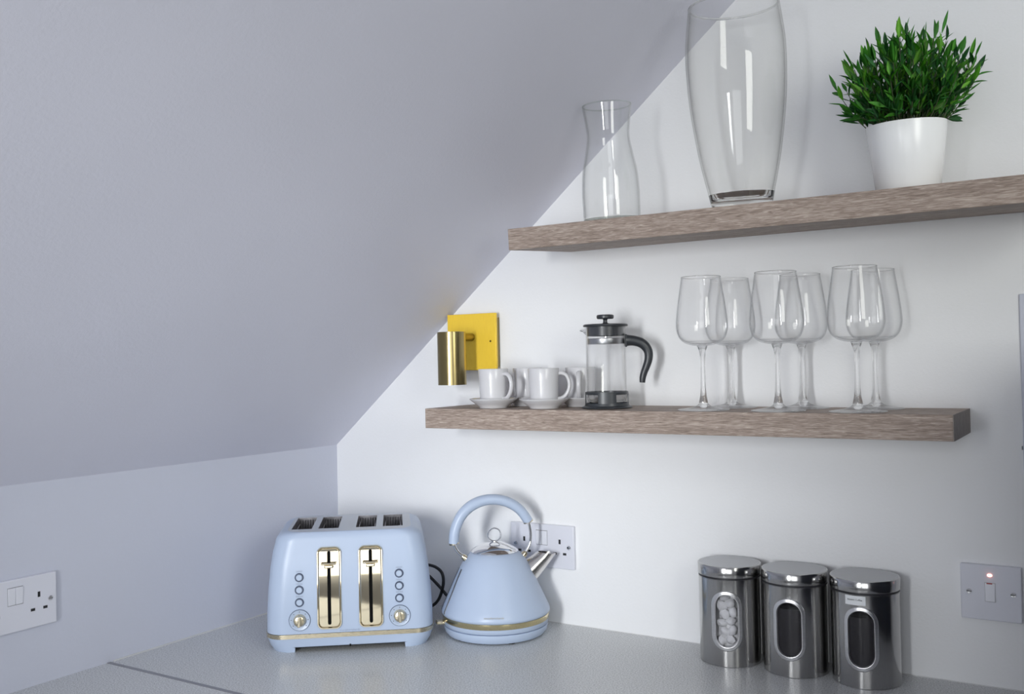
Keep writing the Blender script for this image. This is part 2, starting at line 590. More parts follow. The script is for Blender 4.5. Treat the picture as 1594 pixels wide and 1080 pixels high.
# ------------------------------------------------------------------ worktop and what carries it
wt = thing('worktop', 'speckled light grey L-shaped worktop running into the corner under the sloped ceiling', 'worktop')
box('slab', 0, 1.50, -0.603, 0, -0.038, 0, M_TOP, wt)
box('slab', 0, 0.62, -2.30, -0.611, -0.038, 0, M_TOP, wt)
tag(box('joining_strip', 0, 0.62, -0.611, -0.603, -0.030, 0.0006, M_STRIP, wt, bevel=0.0002), 'flat grey metal strip across the worktop joint')
bc = thing('base_cabinet', 'grey base cabinet standing under the worktop along the back wall', 'cabinet', (0.62, -0.3, ZF))
box('carcass', 0.0, 0.86, -0.27, 0.29, 0.10, 0.862, M_CARC, bc)
box('plinth', 0.0, 0.86, -0.22, 0.29, 0, 0.10, M_DARKFURN, bc)
for k in range(2):
    d_ = box('door', 0.005 + 0.43 * k, 0.425 + 0.43 * k, -0.29, -0.27, 0.11, 0.855, M_CARC, bc, bevel=0.002)
    bm = sweep([(0.16 - 0.32 * k, -0.01, 0.20), (0.16 - 0.32 * k, -0.035, 0.20), (0.16 - 0.32 * k, -0.035, 0.32), (0.16 - 0.32 * k, -0.01, 0.32)], 0.005, 8)
    obj('handle', bm, M_CHROME, d_)
bc = thing('base_cabinet', 'grey base cabinet standing under the worktop along the left wall', 'cabinet', (0.0, -1.45, ZF))
box('carcass', 0.004, 0.57, -0.83, 1.44, 0.10, 0.862, M_CARC, bc)
box('plinth', 0.004, 0.52, -0.83, 1.44, 0, 0.10, M_DARKFURN, bc)
for k in range(2):
    d_ = box('door', 0.57, 0.59, -0.82 + 0.83 * k, 0.0 + 0.83 * k, 0.11, 0.855, M_CARC, bc, bevel=0.002)
    obj('handle', sweep([(0.01, 0.2, 0.2), (0.035, 0.2, 0.2), (0.035, 0.2, 0.32), (0.01, 0.2, 0.32)], 0.005, 8), M_CHROME, d_)
fr_ = thing('light_blocker', 'dark tall light blocker added out of view right of the worktop end', 'light_blocker', (1.84, -0.33, ZF))  # unseen block added to shade the right of the back wall
box('body', -0.32, 0.32, -0.30, 0.32, 0.0, 1.45, M_DARKFURN, fr_, bevel=0.006)
dd = box('door', -0.32, 0.32, -0.335, -0.303, 0.02, 1.45, M_DARKFURN, fr_, bevel=0.006)
obj('handle', sweep([(-0.27, -0.016, 0.2), (-0.27, -0.05, 0.2), (-0.27, -0.05, 0.5), (-0.27, -0.016, 0.5)], 0.007, 8), M_CHROME, dd)

# ------------------------------------------------------------------ shelves
SZ, SD, ST = 0.4351, 0.1752, 0.0382
sh = thing('floating_shelf', 'lower greyed oak floating shelf holding the cups and wine glasses', 'shelf', (0.3918, 0, SZ), group='oak floating shelves')
box('board', 0, 0.9453 - 0.0012, -SD, 0, -ST, 0, M_OAK, sh, bevel=0.0006)
tag(box('end_cap', 0.9453 - 0.0012, 0.9453, -SD, 0, -ST, 0, M_OAK_END_SHADE, sh), 'end grain edging at the right end, shade put into its darker colour')
UZ, UD, UT, TILT = 0.7373, 0.2036, 0.0383, 0.0607
us = thing('floating_shelf', 'upper greyed oak floating shelf under the vase and the potted plant, sagging forward', 'shelf', (0, 0, UZ), (TILT, 0, 0), 'oak floating shelves')
bm = bmesh.new()
x0f, x0b, x1 = 0.6102, 0.6277, 1.499
lo = [bm.verts.new(p) for p in [(x0f, -UD, 0), (x1, -UD, 0), (x1, -0.002, 0), (x0b, -0.002, 0)]]
hi = [bm.verts.new((v.co.x, v.co.y, UT)) for v in lo]
bm.faces.new(lo[::-1]); bm.faces.new(hi)
for i in range(4): bm.faces.new((lo[i], lo[(i + 1) % 4], hi[(i + 1) % 4], hi[i]))
obj('board', bm, M_OAK, us, bevel=0.0006)
UPM = Matrix.Translation((0, 0, UZ)) @ Matrix.Rotation(TILT, 4, 'X')


def on_upper(x, y):
    p = UPM @ Vector((x, y, UT))
    return (p.x, p.y, p.z + 0.0002)


# ------------------------------------------------------------------ toaster
TM = Vector((0.332, -0.343, 0))
TA = math.atan2(0.1759, 0.2176)
TM = TM + Vector((math.cos(TA), math.sin(TA), 0)) * 0.004
toaster = thing('toaster', 'powder blue four slice toaster with two pale gold lever panels', 'toaster', TM, (0, 0, TA))
TAP = [(0.0, 0.1410, 0.006), (0.010, 0.1475, 0.003), (0.0255, 0.1530, 0.0), (0.0345, 0.1535, 0.0), (0.070, 0.1525, 0.0005), (0.11, 0.150, 0.0015),
       (0.150, 0.1462, 0.0045), (0.180, 0.1415, 0.0085), (0.195, 0.1375, 0.0125)]
RT = 0.021
for k in range(1, 7):
    a = k / 6 * PI / 2
    TAP.append((0.195 + RT * math.sin(a), 0.1375 - 0.020 * (1 - math.cos(a)) - 0.0025 * k / 6, 0.0125 + 0.0085 * (1 - math.cos(a)) + 0.0005 * k / 6))
TDEP = 0.236


def t_interp(z, idx):
    for (z0, *p), (z1, *q) in zip(TAP, TAP[1:]):
        if z0 <= z <= z1:
            f = (z - z0) / (z1 - z0)
            return p[idx] + (q[idx] - p[idx]) * f
    return TAP[-1][idx + 1]


def t_ring(a, f, cr=0.034, off=0.0):
    """rounded rectangle outline: half width a, front at y=f, back at TDEP-f"""
    x0_, x1_, y0_, y1_ = -a - off, a + off, f - off, TDEP - f + off
    cr += off
    P = []
    def corner(cx, cyy, a0):
        for i in range(9):
            t = a0 + i / 8 * PI / 2
            P.append((cx + cr * math.cos(t), cyy + cr * math.sin(t)))
    def side(p, q, fr):
        for t in fr: P.append((p[0] + (q[0] - p[0]) * t, p[1] + (q[1] - p[1]) * t))
    FR = (0.030, 0.034, 0.25, 0.5, 0.75, 0.966, 0.970)
    corner(x1_ - cr, y0_ + cr, -PI / 2)
    side((x1_, y0_ + cr), (x1_, y1_ - cr), FR)
    corner(x1_ - cr, y1_ - cr, 0)
    side((x1_ - cr, y1_), (x0_ + cr, y1_), FR)
    corner(x0_ + cr, y1_ - cr, PI / 2)
    side((x0_, y1_ - cr), (x0_, y0_ + cr), FR)
    corner(x0_ + cr, y0_ + cr, PI)
    side((x0_ + cr, y0_), (x1_ - cr, y0_), FR)
    return P


def t_shell(levels, name, mat, off=0.0, foot=False, cap_bottom=False, cap_top=False):
    bm = bmesh.new()
    rings = []
    for z, a, f in levels:
        rr = [bm.verts.new((x, y, z)) for x, y in t_ring(a, f, off=off)]
        rings.append(rr)
    nn = len(rings[0])
    if foot:                                     # the skirt is cut back between its four feet
        for s in range(4):
            base = 9 + s * 16
            for k in range(1, 6): rings[0][base + k].co.z = 0.0085
    for A, B in zip(rings, rings[1:]):
        for i in range(nn): bm.faces.new((A[i], A[(i + 1) % nn], B[(i + 1) % nn], B[i]))
    if cap_bottom: bm.faces.new(rings[0][::-1])
    if cap_top: bm.faces.new(rings[-1])
    return bm


bm = t_shell([(0.0, 0.1410, 0.006), (0.010, 0.1475, 0.003), (0.0255, 0.1530, 0.0), (0.027, 0.150, 0.003)], 'base', M_BLUE, foot=True)
obj('base_skirt', bm, M_BLUE, toaster)
bm = bmesh.new()
bm.faces.new([bm.verts.new((x, y, 0.0086)) for x, y in t_ring(0.1445, 0.0045)][::-1])
obj('underside', bm, M_BLACK_PL, toaster, smooth=False)
bm = t_shell([(0.0258, 0.150, 0.003), (0.0258, 0.1531, 0.0), (0.0335, 0.1535, 0.0), (0.0335, 0.150, 0.003)], 'band', M_GOLD_SATIN, off=0.0008)
obj('gold_band', bm, M_GOLD_SATIN, toaster)
body_levels = [(0.0330, 0.1500, 0.003), (0.0340, 0.1530, 0.0)] + [t for t in TAP if t[0] > 0.0345]
bm = t_shell(body_levels, 'body', M_BLUE)
# top plate with four bread slots
SLOTS = [(-0.0850 + -0.0045, 0.0188), (-0.0396, 0.0188), (0.0345 - 0.004, 0.0188), (0.0852 - 0.004, 0.0188)]
SY0, SY1 = 0.054, 0.190
ztop = TAP[-1][0]
bm.verts.ensure_lookup_table()
nn = len(t_ring(0.1, 0.0))
top = bm.verts[-nn:]
edges = [bm.edges.get((top[i], top[(i + 1) % nn])) for i in range(nn)]
holes = []
for cx, hw in SLOTS:
    hv = [bm.verts.new((cx + sx * hw, y, ztop)) for sx, y in ((-1, SY0), (1, SY0), (1, SY1), (-1, SY1))]
    he = [bm.edges.new((hv[i], hv[(i + 1) % 4])) for i in range(4)]
    holes.append(hv)
    edges += he
nf = len(bm.faces)
bmesh.ops.triangle_fill(bm, use_beauty=True, use_dissolve=False, edges=edges)
bm.faces.ensure_lookup_table()
top_f = [f for f in bm.faces if all(abs(v.co.z - ztop) < 1e-6 for v in f.verts)]
tb = bmesh.new()
for f in top_f: tb.faces.new([tb.verts.new(v.co) for v in f.verts])
bmesh.ops.delete(bm, geom=top_f, context='FACES_ONLY')
bmesh.ops.remove_doubles(tb, verts=tb.verts[:], dist=1e-6)
obj('body', bm, M_BLUE, toaster, angle=25)
tag(obj('top_panel', tb, M_BLUE_TOP_DIM, toaster, smooth=False), 'flat top around the bread slots, dimmer light put into its greyer colour')
for cx, hw in SLOTS:
    bm = bmesh.new()
    r0, r1 = [], []
    for sx, y in ((-1, SY0), (1, SY0), (1, SY1), (-1, SY1)):
        r0.append(bm.verts.new((cx + sx * hw, y, ztop))); r1.append(bm.verts.new((cx + sx * hw, y, ztop - 0.12)))
    for i in range(4): bm.faces.new((r0[i], r0[(i + 1) % 4], r1[(i + 1) % 4], r1[i]))
    bm.faces.new(r1)
    s_ = obj('bread_slot', bm, M_ELEMENT, toaster, smooth=False)
    bm = bmesh.new()                             # bread rack: cross wires and a lifting tray
    for yy in (SY0 + 0.018, SY0 + 0.05, SY0 + 0.085, SY0 + 0.118):
        sweep([(cx - hw + 0.0005, yy, ztop - 0.022), (cx + hw - 0.0005, yy, ztop - 0.022)], 0.0011, 6, bm)
    for sx in (-1, 1):
        sweep([(cx + sx * (hw - 0.0035), SY0 + 0.002, ztop - 0.012), (cx + sx * (hw - 0.0035), SY1 - 0.002, ztop - 0.012)], 0.0010, 6, bm)
    bx(bm, cx - hw + 0.001, cx + hw - 0.001, SY0 + 0.060, SY0 + 0.064, ztop - 0.060, ztop - 0.012)
    for q_ in range(7): sweep([(cx - hw + 0.004 + q_ * (2 * hw - 0.008) / 6, SY1 - 0.003, ztop - 0.004), (cx - hw + 0.004 + q_ * (2 * hw - 0.008) / 6, SY1 - 0.003, ztop - 0.10)], 0.0008, 5, bm)
    obj('bread_guide', bm, M_ELEMENT, s_)


def rrect(hw, hh, r, n_=6):
    P = []
    for cx, cz, a0 in ((hw - r, -hh + r, -PI / 2), (hw - r, hh - r, 0), (-hw + r, hh - r, PI / 2), (-hw + r, -hh + r, PI)):
        for i in range(n_ + 1):
            t = a0 + i / n_ * PI / 2
            P.append((cx + r * math.cos(t), cz + r * math.sin(t)))
    return P


def plate_bm(outline, y0, y1, bm=None, M=None):
    """extruded outline in the xz plane from y0 (back) to y1 (front, smaller y)"""
    bm = bm or bmesh.new()
    A = [bm.verts.new((x, y0, z)) for x, z in outline]
    B = [bm.verts.new((x, y1, z)) for x, z in outline]
    m_ = len(A)
    bm.faces.new(B)
    bm.faces.new(A[::-1])
    for i in range(m_): bm.faces.new((A[i], A[(i + 1) % m_], B[(i + 1) % m_], B[i]))
    if M is not None: bmesh.ops.transform(bm, matrix=M, verts=A + B)
    return bm


def frame_bm(out, inn, prof, bm=None):
    """loft of outlines from the outer to the inner one; prof = [(t, y)]"""
    bm = bm or bmesh.new()
    R_ = []
    for t, y in prof:
        R_.append([bm.verts.new((a[0] + (b[0] - a[0]) * t, y, a[1] + (b[1] - a[1]) * t)) for a, b in zip(out, inn)])
    m_ = len(out)
    for A, B in zip(R_, R_[1:]):
        for i in range(m_): bm.faces.new((A[i], A[(i + 1) % m_], B[(i + 1) % m_], B[i]))
    return bm


def tface(z):
    return t_interp(z, 1)


def tslope(z0, z1):
    return -math.atan2(tface(z1) - tface(z0), z1 - z0)


for cx in (-0.0365, 0.0392):
    zc, hh, hw = 0.1155, 0.0740, 0.0222
    ang = tslope(zc - hh, zc + hh)
    ymid = (tface(zc - hh) + tface(zc + hh)) / 2 - 0.0010
    # the panel curves with the front: loft its parts on a few levels by shearing afterwards
    def curve(bm, zc=zc):
        for v in bm.verts: v.co.y += tface(zc + v.co.z) 
    bm = frame_bm(rrect(hw, hh, 0.011), rrect(hw - 0.0042, hh - 0.0042, 0.0075), [(0, 0.001), (0, -0.0030), (0.15, -0.0044), (0.5, -0.0044), (0.75, -0.0030), (1, -0.0005), (1, 0.0010)])
    curve(bm)
    pn = obj('lever_panel', bm, M_GOLD, toaster, loc=(cx, 0, zc))
    bm = bmesh.new()
    o_ = rrect(hw - 0.004, hh - 0.004, 0.0075)
    # inner mirror plate as horizontal bands so that it follows the curved face
    zs_ = sorted(set(round(p[1], 5) for p in o_) | set([-0.05 + 0.01 * i for i in range(11)]))
    rows = []
    for z in zs_:
        r_ = 0.0075
        hz = hh - 0.004
        d = abs(z) - (hz - r_)
        xw = hw - 0.004 - (r_ - math.sqrt(max(0, r_ * r_ - d * d)) if d > 0 else 0)
        rows.append([bm.verts.new((s * xw, -0.0008, z)) for s in (-1, 1)])
    for A, B in zip(rows, rows[1:]): bm.faces.new((A[0], A[1], B[1], B[0]))
    curve(bm)
    obj('mirror_plate', bm, M_GOLD, pn)
    bm = bmesh.new()
    for s0, s1 in ((-0.0665, 0.0665),):
        seg_ = [s0, s0 + 0.0008, s0 + 0.0026] + [s0 + (s1 - s0) * i / 10 for i in range(1, 10)] + [s1 - 0.0026, s1 - 0.0008, s1]
        rr_ = [[bm.verts.new((s * (0.0031 if 1 < i < len(seg_) - 2 else (0.0024 if 0 < i < len(seg_) - 1 else 0.0010)), -0.0013, z)) for s in (-1, 1)] for i, z in enumerate(seg_)]
        for A, B in zip(rr_, rr_[1:]): bm.faces.new((A[0], A[1], B[1], B[0]))
    curve(bm)
    tag(obj('lever_slot', bm, M_SLOT, pn), 'long narrow black slot')
    zl = 0.043
    bm = bmesh.new()
    bx(bm, -0.0148, 0.0148, -0.0150, -0.0015, zl + 0.0005, zl + 0.0042)
    bx(bm, -0.0085, 0.0085, -0.0125, -0.0015, zl - 0.0075, zl + 0.0004)
    for v in bm.verts:
        if v.co.y < -0.01:
            v.co.x *= 0.92
            if v.co.z < zl - 0.001: v.co.z += 0.002
    curve(bm)
    obj('lever', bm, M_GOLD, pn, bevel=0.0018, seg=3)

for bx_c in (-0.0905, 0.0913):
    # dial
    zk = 0.0595
    an = Matrix.Rotation(PI / 2, 4, 'X')
    dl = obj('dial', lathe_bm([(0, 0.0012), (0.0178, 0.0012), (0.0186, 0.0016), (0.0194, 0.0012), (0.0196, -0.001)], 48, M=an), [M_BUTTON], toaster, loc=(bx_c, tface(zk) - 0.0002, zk))
    obj('dial_ring', lathe_bm([(0.0187, 0.0010), (0.0188, 0.0018), (0.0193, 0.0018), (0.0197, 0.0004)], 48, M=an), M_BUTTON_RING, dl)
    bm = lathe_bm([(0, 0.0115), (0.0080, 0.0115), (0.0092, 0.0108), (0.0100, 0.0090), (0.0112, 0.0025), (0.0114, 0.001)], 40, M=an)
    kn = obj('knob', bm, M_GOLD_SATIN, dl)
    bm = bmesh.new()
    bx(bm, -0.0028, 0.0028, -0.0160, -0.009, -0.0098, 0.0098)
    obj('grip', bm, M_GOLD, kn, bevel=0.0014, rot=(0, 0.05 if bx_c < 0 else -0.08, 0))
    bm = bmesh.new()
    for k in range(7):
        a = math.radians(-130 + 260 / 6 * k)
        bmesh.ops.create_cone(bm, segments=10, radius1=0.0008, radius2=0.0008, depth=0.0005, cap_ends=True,
                              matrix=Matrix.Translation((0.0152 * math.sin(a), -0.0014, 0.0152 * math.cos(a))) @ an)
    obj('dial_marks', bm, M_PRINT_DARK, dl)
    for zb, word in ((0.1365, 'cancel'), (0.1140, 'reheat'), (0.0915, 'defrost')):
        b_ = obj('button', lathe_bm([(0, 0.0026), (0.0048, 0.0026), (0.0056, 0.0020), (0.0058, -0.001)], 32, M=an), M_BUTTON, toaster, loc=(bx_c, tface(zb) - 0.0002, zb))
        obj('button_ring', lathe_bm([(0.0060, 0.0005), (0.0060, 0.0018), (0.0079, 0.0018), (0.0082, -0.001)], 32, M=an), M_BUTTON_RING, b_)
        text_obj('lettering', word, 0.0046, M_PRINT, toaster, (bx_c, tface(zb + 0.0112) - 0.0004, zb + 0.0112), (PI / 2, 0, 0))
text_obj('lettering', 'morphyrichards', 0.0058, M_PRINT, toaster, (0.0, tface(0.0375) - 0.0004, 0.0378), (PI / 2, 0, 0))
box('front_notch', -0.0012, 0.0012, 0.0012, 0.006, 0.0075, 0.0115, M_SLOT, toaster)

# mains lead of the toaster looping in the gap behind it
pc = [(0.262, -0.060, 0.055), (0.283, -0.052, 0.093), (0.308, -0.050, 0.097), (0.329, -0.050, 0.088), (0.3355, -0.050, 0.072), (0.332, -0.050, 0.050), (0.318, -0.047, 0.025), (0.292, -0.040, 0.008), (0.25, -0.03, 0.0034), (0.20, -0.022, 0.0034), (0.16, -0.03, 0.0034)]
tag(obj('power_cable', sweep(catmull(pc, 8), 0.0032, 10, upv=Vector((0, 1, 0))), M_RUBBER), 'black cable looping up behind the toaster beside the kettle', 'cable')
pc = [(0.272, -0.046, 0.088), (0.296, -0.042, 0.070), (0.318, -0.040, 0.052), (0.340, -0.036, 0.030), (0.365, -0.024, 0.010), (0.40, -0.016, 0.0036), (0.46, -0.008, 0.0036), (0.53, -0.006, 0.0036)]
tag(obj('power_cable', sweep(catmull(pc, 8), 0.0032, 10, upv=Vector((0, 1, 0))), M_RUBBER), 'black cable slanting down behind the kettle', 'cable')

# ------------------------------------------------------------------ kettle
KPH = 0.75
kt = thing('kettle', 'powder blue pyramid kettle with an arched handle and chrome spout', 'kettle', (0.5056, -0.1115, 0), (0, 0, KPH))
obj('power_base', lathe_bm([(0, 0.0012), (0.084, 0.0012), (0.094, 0.0035), (0.0985, 0.009), (0.1003, 0.0165), (0.1000, 0.0195), (0.097, 0.0200), (0.02, 0.0202)], 96), M_BLUE, kt)
bm = bmesh.new()
for k in range(5):
    a = -KPH + 2 * PI * k / 5 - 1.9
    bm = bmesh.new()
    bmesh.ops.create_cone(bm, segments=12, radius1=0.006, radius2=0.006, depth=0.003, cap_ends=True)
    obj('rubber_foot', bm, M_RUBBER, kt, loc=(0.083 * math.cos(a), 0.083 * math.sin(a), 0.0015))
prof = [(0.02, 0.0206), (0.0985, 0.0206), (0.1005, 0.0222), (0.1012, 0.0300), (0.1004, 0.0306), (0.1004, 0.0402), (0.1030, 0.0412), (0.1046, 0.0440), (0.1048, 0.0462), (0.1040, 0.0500), (0.0985, 0.0620), (0.0865, 0.0880),
        (0.0775, 0.1080), (0.0680, 0.1275), (0.0590, 0.1425), (0.0525, 0.1500), (0.0470, 0.1550), (0.0440, 0.1568), (0.0425, 0.1570)]
obj('body', lathe_bm(prof, 128), M_BLUE, kt, angle=50)
obj('gold_band', lathe_bm([(0.1000, 0.0306), (0.1024, 0.0306), (0.1028, 0.0310), (0.1036, 0.0405), (0.1030, 0.0410), (0.1000, 0.0410)], 128), M_GOLD_BAND, kt, angle=50)
ld = obj('lid', lathe_bm([(0.0455, 0.1560), (0.0462, 0.1578), (0.0448, 0.1592), (0.0425, 0.1615), (0.036, 0.1655), (0.027, 0.1700), (0.016, 0.1735), (0.006, 0.1750), (0, 0.1752)], 96), M_CHROME, kt)
obj('lid_post', lathe_bm([(0.006, 0.1738), (0.0055, 0.176), (0.0035, 0.1765), (0, 0.1768)], 24), M_CHROME, ld)
# ring shaped lid knob, standing in the handle plane
bm = bmesh.new()
seg, s2 = 48, 12
rr = [[bm.verts.new(((0.0124 + 0.0018 * math.cos(b)) * math.cos(a), 0.0050 * math.sin(b), (0.0124 + 0.0018 * math.cos(b)) * math.sin(a))) for b in [2 * PI * j / s2 for j in range(s2)]] for a in [2 * PI * i / seg for i in range(seg)]]
for i in range(seg):
    for j in range(s2): bm.faces.new((rr[i][j], rr[(i + 1) % seg][j], rr[(i + 1) % seg][(j + 1) % s2], rr[i][(j + 1) % s2]))
obj('ring_knob', bm, M_CHROME, ld, loc=(0.0006, 0, 0.1885), rot=(0, 0, -0.17))
# handle grip
hp = [(-0.0796, 0.1755), (-0.0782, 0.1930), (-0.0725, 0.2120), (-0.0620, 0.2305), (-0.0450, 0.2455), (-0.0235, 0.2545), (-0.0010, 0.2565), (0.0205, 0.2525), (0.0395, 0.2435), (0.0550, 0.2300), (0.0680, 0.2105)]
hp3 = [(x, 0, z) for x, z in catmull(hp, 5)]
nh = len(hp3)
rad = [0.0112 - 0.0022 * abs(i / (nh - 1) - 0.45) for i in range(nh)]
gr = obj('handle_grip', sweep(hp3, rad, 20, flat=(0.95, 1.0), upv=Vector((0, 1, 0))), M_BLUE, kt, angle=50)
rl = [(-0.0793, 0, 0.1775), (-0.0775, 0, 0.1690), (-0.0725, 0, 0.1600), (-0.0655, 0, 0.1530), (-0.0570, 0, 0.1475)]
rr_ = [(0.0670, 0, 0.2125), (0.0705, 0, 0.2020), (0.0722, 0, 0.1880), (0.0716, 0, 0.1740), (0.0680, 0, 0.1620), (0.0610, 0, 0.1520), (0.0560, 0, 0.1480)]
for pth, nm in ((rl, 'left'), (rr_, 'right')):
    r_ = obj('handle_rod', sweep(catmull(pth, 6), 0.0029, 12, upv=Vector((0, 1, 0))), M_CHROME, kt)
    e = Vector(pth[0]); d = (Vector(pth[1]) - e).normalized()
    obj('collar', sweep([e + d * 0.0002, e + d * 0.0035], 0.0098, 16, upv=Vector((0, 1, 0))), M_GOLD_SATIN, r_)
    e = Vector(pth[-1])
    sx = 1 if e.x > 0 else -1
    obj('bracket', sweep([e + Vector((-0.004 * sx, 0, -0.007)), e + Vector((0.0035 * sx, 0, 0.0005)), e + Vector((0.007 * sx, 0, 0.003))], [0.0062, 0.0058, 0.004], 12, upv=Vector((0, 1, 0))), M_GOLD, r_)
# spout: tapered scoop, open at the tip
bm = bmesh.new()
c0, a0, l0 = Vector((0.0620, 0, 0.1080)), Vector((0.0095, 0, -0.0235)), 0.026
c1, a1, l1 = Vector((0.1035, 0, 0.1480)), Vector((0.0182, 0, -0.0028)), 0.0150
def spr(t, sc_=1.0):
    c_ = c0.lerp(c1, t); a_ = a0.lerp(a1, t) * sc_; l_ = (l0 + (l1 - l0) * t) * sc_
    return [bm.verts.new(c_ + a_ * math.cos(2 * PI * k / 28) + Vector((0, l_ * math.sin(2 * PI * k / 28), 0))) for k in range(28)]
R1 = [spr(t / 6) for t in range(7)]
R2 = [spr(1.0, 0.93)] + [spr(1 - t / 4, 0.93) for t in range(1, 4)]
seq = R1 + R2
for A, B in zip(seq, seq[1:]):
    for k in range(28): bm.faces.new((A[k], A[(k + 1) % 28], B[(k + 1) % 28], B[k]))
bm.faces.new(seq[-1])
obj('spout', bm, M_SPOUT, kt, angle=40)
# water gauge and switch opposite the spout
bm = bmesh.new()
gp = [p for p in prof if 0.046 <= p[1] <= 0.128]
L0 = [[bm.verts.new((-(r + dr) * math.cos(a), (r + dr) * math.sin(a), z)) for a, dr in ((-0.22, -0.001), (-0.21, 0.0010), (0.19, 0.0010), (0.20, -0.001))] for r, z in gp]
for A, B in zip(L0, L0[1:]):
    for i in range(3): bm.faces.new((A[i], A[i + 1], B[i + 1], B[i]))
bm.faces.new(L0[0]); bm.faces.new(L0[-1][::-1])
tag(obj('water_gauge', bm, M_DARKFURN, kt), 'dark water level strip')
bm = bmesh.new()
bx(bm, -0.0075, 0.0165, -0.0085, 0.0085, -0.0032, 0.0032)
tag(obj('switch_lever', bm, M_GOLD, kt, loc=(-0.1095, 0, 0.0265), bevel=0.002), 'short gold switch lever')
fa = facing(0.5026, -0.1125) - KPH - 0.04
text_obj('lettering', 'morphyrichards', 0.0055, M_PRINT_GOLD, kt, (0.1038 * math.cos(fa), 0.1038 * math.sin(fa), 0.0535), (PI / 2 - 0.43, 0, fa + PI / 2), spacing=1.05)

# ------------------------------------------------------------------ canisters
CR, CH = 0.0526, 0.1475


def cyl_pt(s, z, r):
    a = s / CR
    return (r * math.sin(a), -r * math.cos(a), z)      # s = 0 looks towards -y locally


def stadium(hw, hh, n_=14):
    P = []
    for i in range(n_ + 1): P.append((hw * math.cos(PI * i / n_), hh - hw + hw * math.sin(PI * i / n_)))
    for i in range(n_ + 1): P.append((-hw * math.cos(PI * i / n_), -(hh - hw) - hw * math.sin(PI * i / n_)))
    return P


WZ = 0.0778


def make_canister(loc, rotz, label, fill):
    t = thing('storage_canister', label, 'canister', loc, (0, 0, rotz), 'steel storage canisters')
    # body: fine grid with the oval window left open
    bm = bmesh.new()
    ns, nz_ = 168, 74
    g = {}
    zz = [0.0006 + (CH - 0.0006) * j / nz_ for j in range(nz_ + 1)]
    for i in range(ns):
        for j, z in enumerate(zz): g[i, j] = bm.verts.new(cyl_pt((i / ns - 0.5) * 2 * PI * CR, z, CR))
    for i in range(ns):
        s = ((i + 0.5) / ns - 0.5) * 2 * PI * CR
        for j in range(nz_):
            z = (zz[j] + zz[j + 1]) / 2 - WZ
            hz = max(0, abs(z) - (0.0475 - 0.0225))
            if math.hypot(s, hz) < 0.0225 and abs(s) < 0.0225: continue
            k = (i + 1) % ns
            bm.faces.new((g[i, j], g[k, j], g[k, j + 1], g[i, j + 1]))
    bm.faces.new([g[i, 0] for i in range(ns)][::-1])
    obj('body', bm, M_STEEL, t)
    obj('rolled_rim', lathe_bm([(CR - 0.001, 0.1435), (CR + 0.0004, 0.1440), (CR + 0.0004, 0.1454), (CR - 0.001, 0.1460)], 96), M_STEEL, t)
    obj('gasket', lathe_bm([(CR - 0.003, 0.1464), (CR + 0.0002, 0.1464), (CR + 0.0002, 0.1503), (CR - 0.003, 0.1504)], 96), M_RUBBER, t)
    l_ = obj('lid', lathe_bm([(CR - 0.001, 0.1498), (CR + 0.0010, 0.1500), (CR + 0.0012, 0.1508), (CR + 0.0012, 0.1672), (CR + 0.0005, 0.1682), (CR - 0.0015, 0.1686)], 128), M_STEEL, t)
    obj('lid_top', lathe_bm([(CR - 0.0014, 0.1686), (CR - 0.006, 0.1684), (0, 0.1684)], 96), M_STEEL_TOP, l_)
    # window frame following the curve of the body
    out, inn = stadium(0.0265, 0.0510), stadium(0.0192, 0.0437)
    bm = bmesh.new()
    R_ = []
    for tt, dr in ((0, -0.0005), (0.02, 0.0010), (0.25, 0.0022), (0.5, 0.0014), (0.62, 0.0020), (0.9, 0.0016), (1, -0.0015)):
        R_.append([bm.verts.new(cyl_pt(a[0] + (b[0] - a[0]) * tt, WZ + a[1] + (b[1] - a[1]) * tt, CR + dr)) for a, b in zip(out, inn)])
    m_ = len(out)
    for A, B in zip(R_, R_[1:]):
        for i in range(m_): bm.faces.new((A[i], A[(i + 1) % m_], B[(i + 1) % m_], B[i]))
    f_ = obj('window_frame', bm, M_SATIN, t, angle=60)
    bm = bmesh.new()
    half = m_ // 2
    # pane as strips between mirrored outline points
    top_ = stadium(0.0200, 0.0445)[:half]
    top_ = [p for p in top_]
    rows = []
    nn_ = 24
    for i in range(nn_ + 1):
        z = -0.0445 + 0.089 * i / nn_
        hz = abs(z) - (0.0445 - 0.0200)
        xw = 0.0200 if hz <= 0 else math.sqrt(max(1e-9, 0.0200 ** 2 - hz ** 2))
        rows.append([bm.verts.new(cyl_pt(-xw + 2 * xw * q / 8, WZ + z, CR - 0.0012)) for q in range(9)])
    for A, B in zip(rows, rows[1:]):
        for q in range(8): bm.faces.new((A[q], A[q + 1], B[q + 1], B[q]))
    obj('window_pane', bm, M_PANE, f_)
    pass
    if fill == 'coffee':
        tag(obj('coffee', lathe_bm([(0, 0.002), (CR - 0.004, 0.002), (CR - 0.004, 0.110), (0.03, 0.112), (0, 0.114)], 64), M_COFFEE, t), 'dark ground coffee', kind='stuff')
    return t


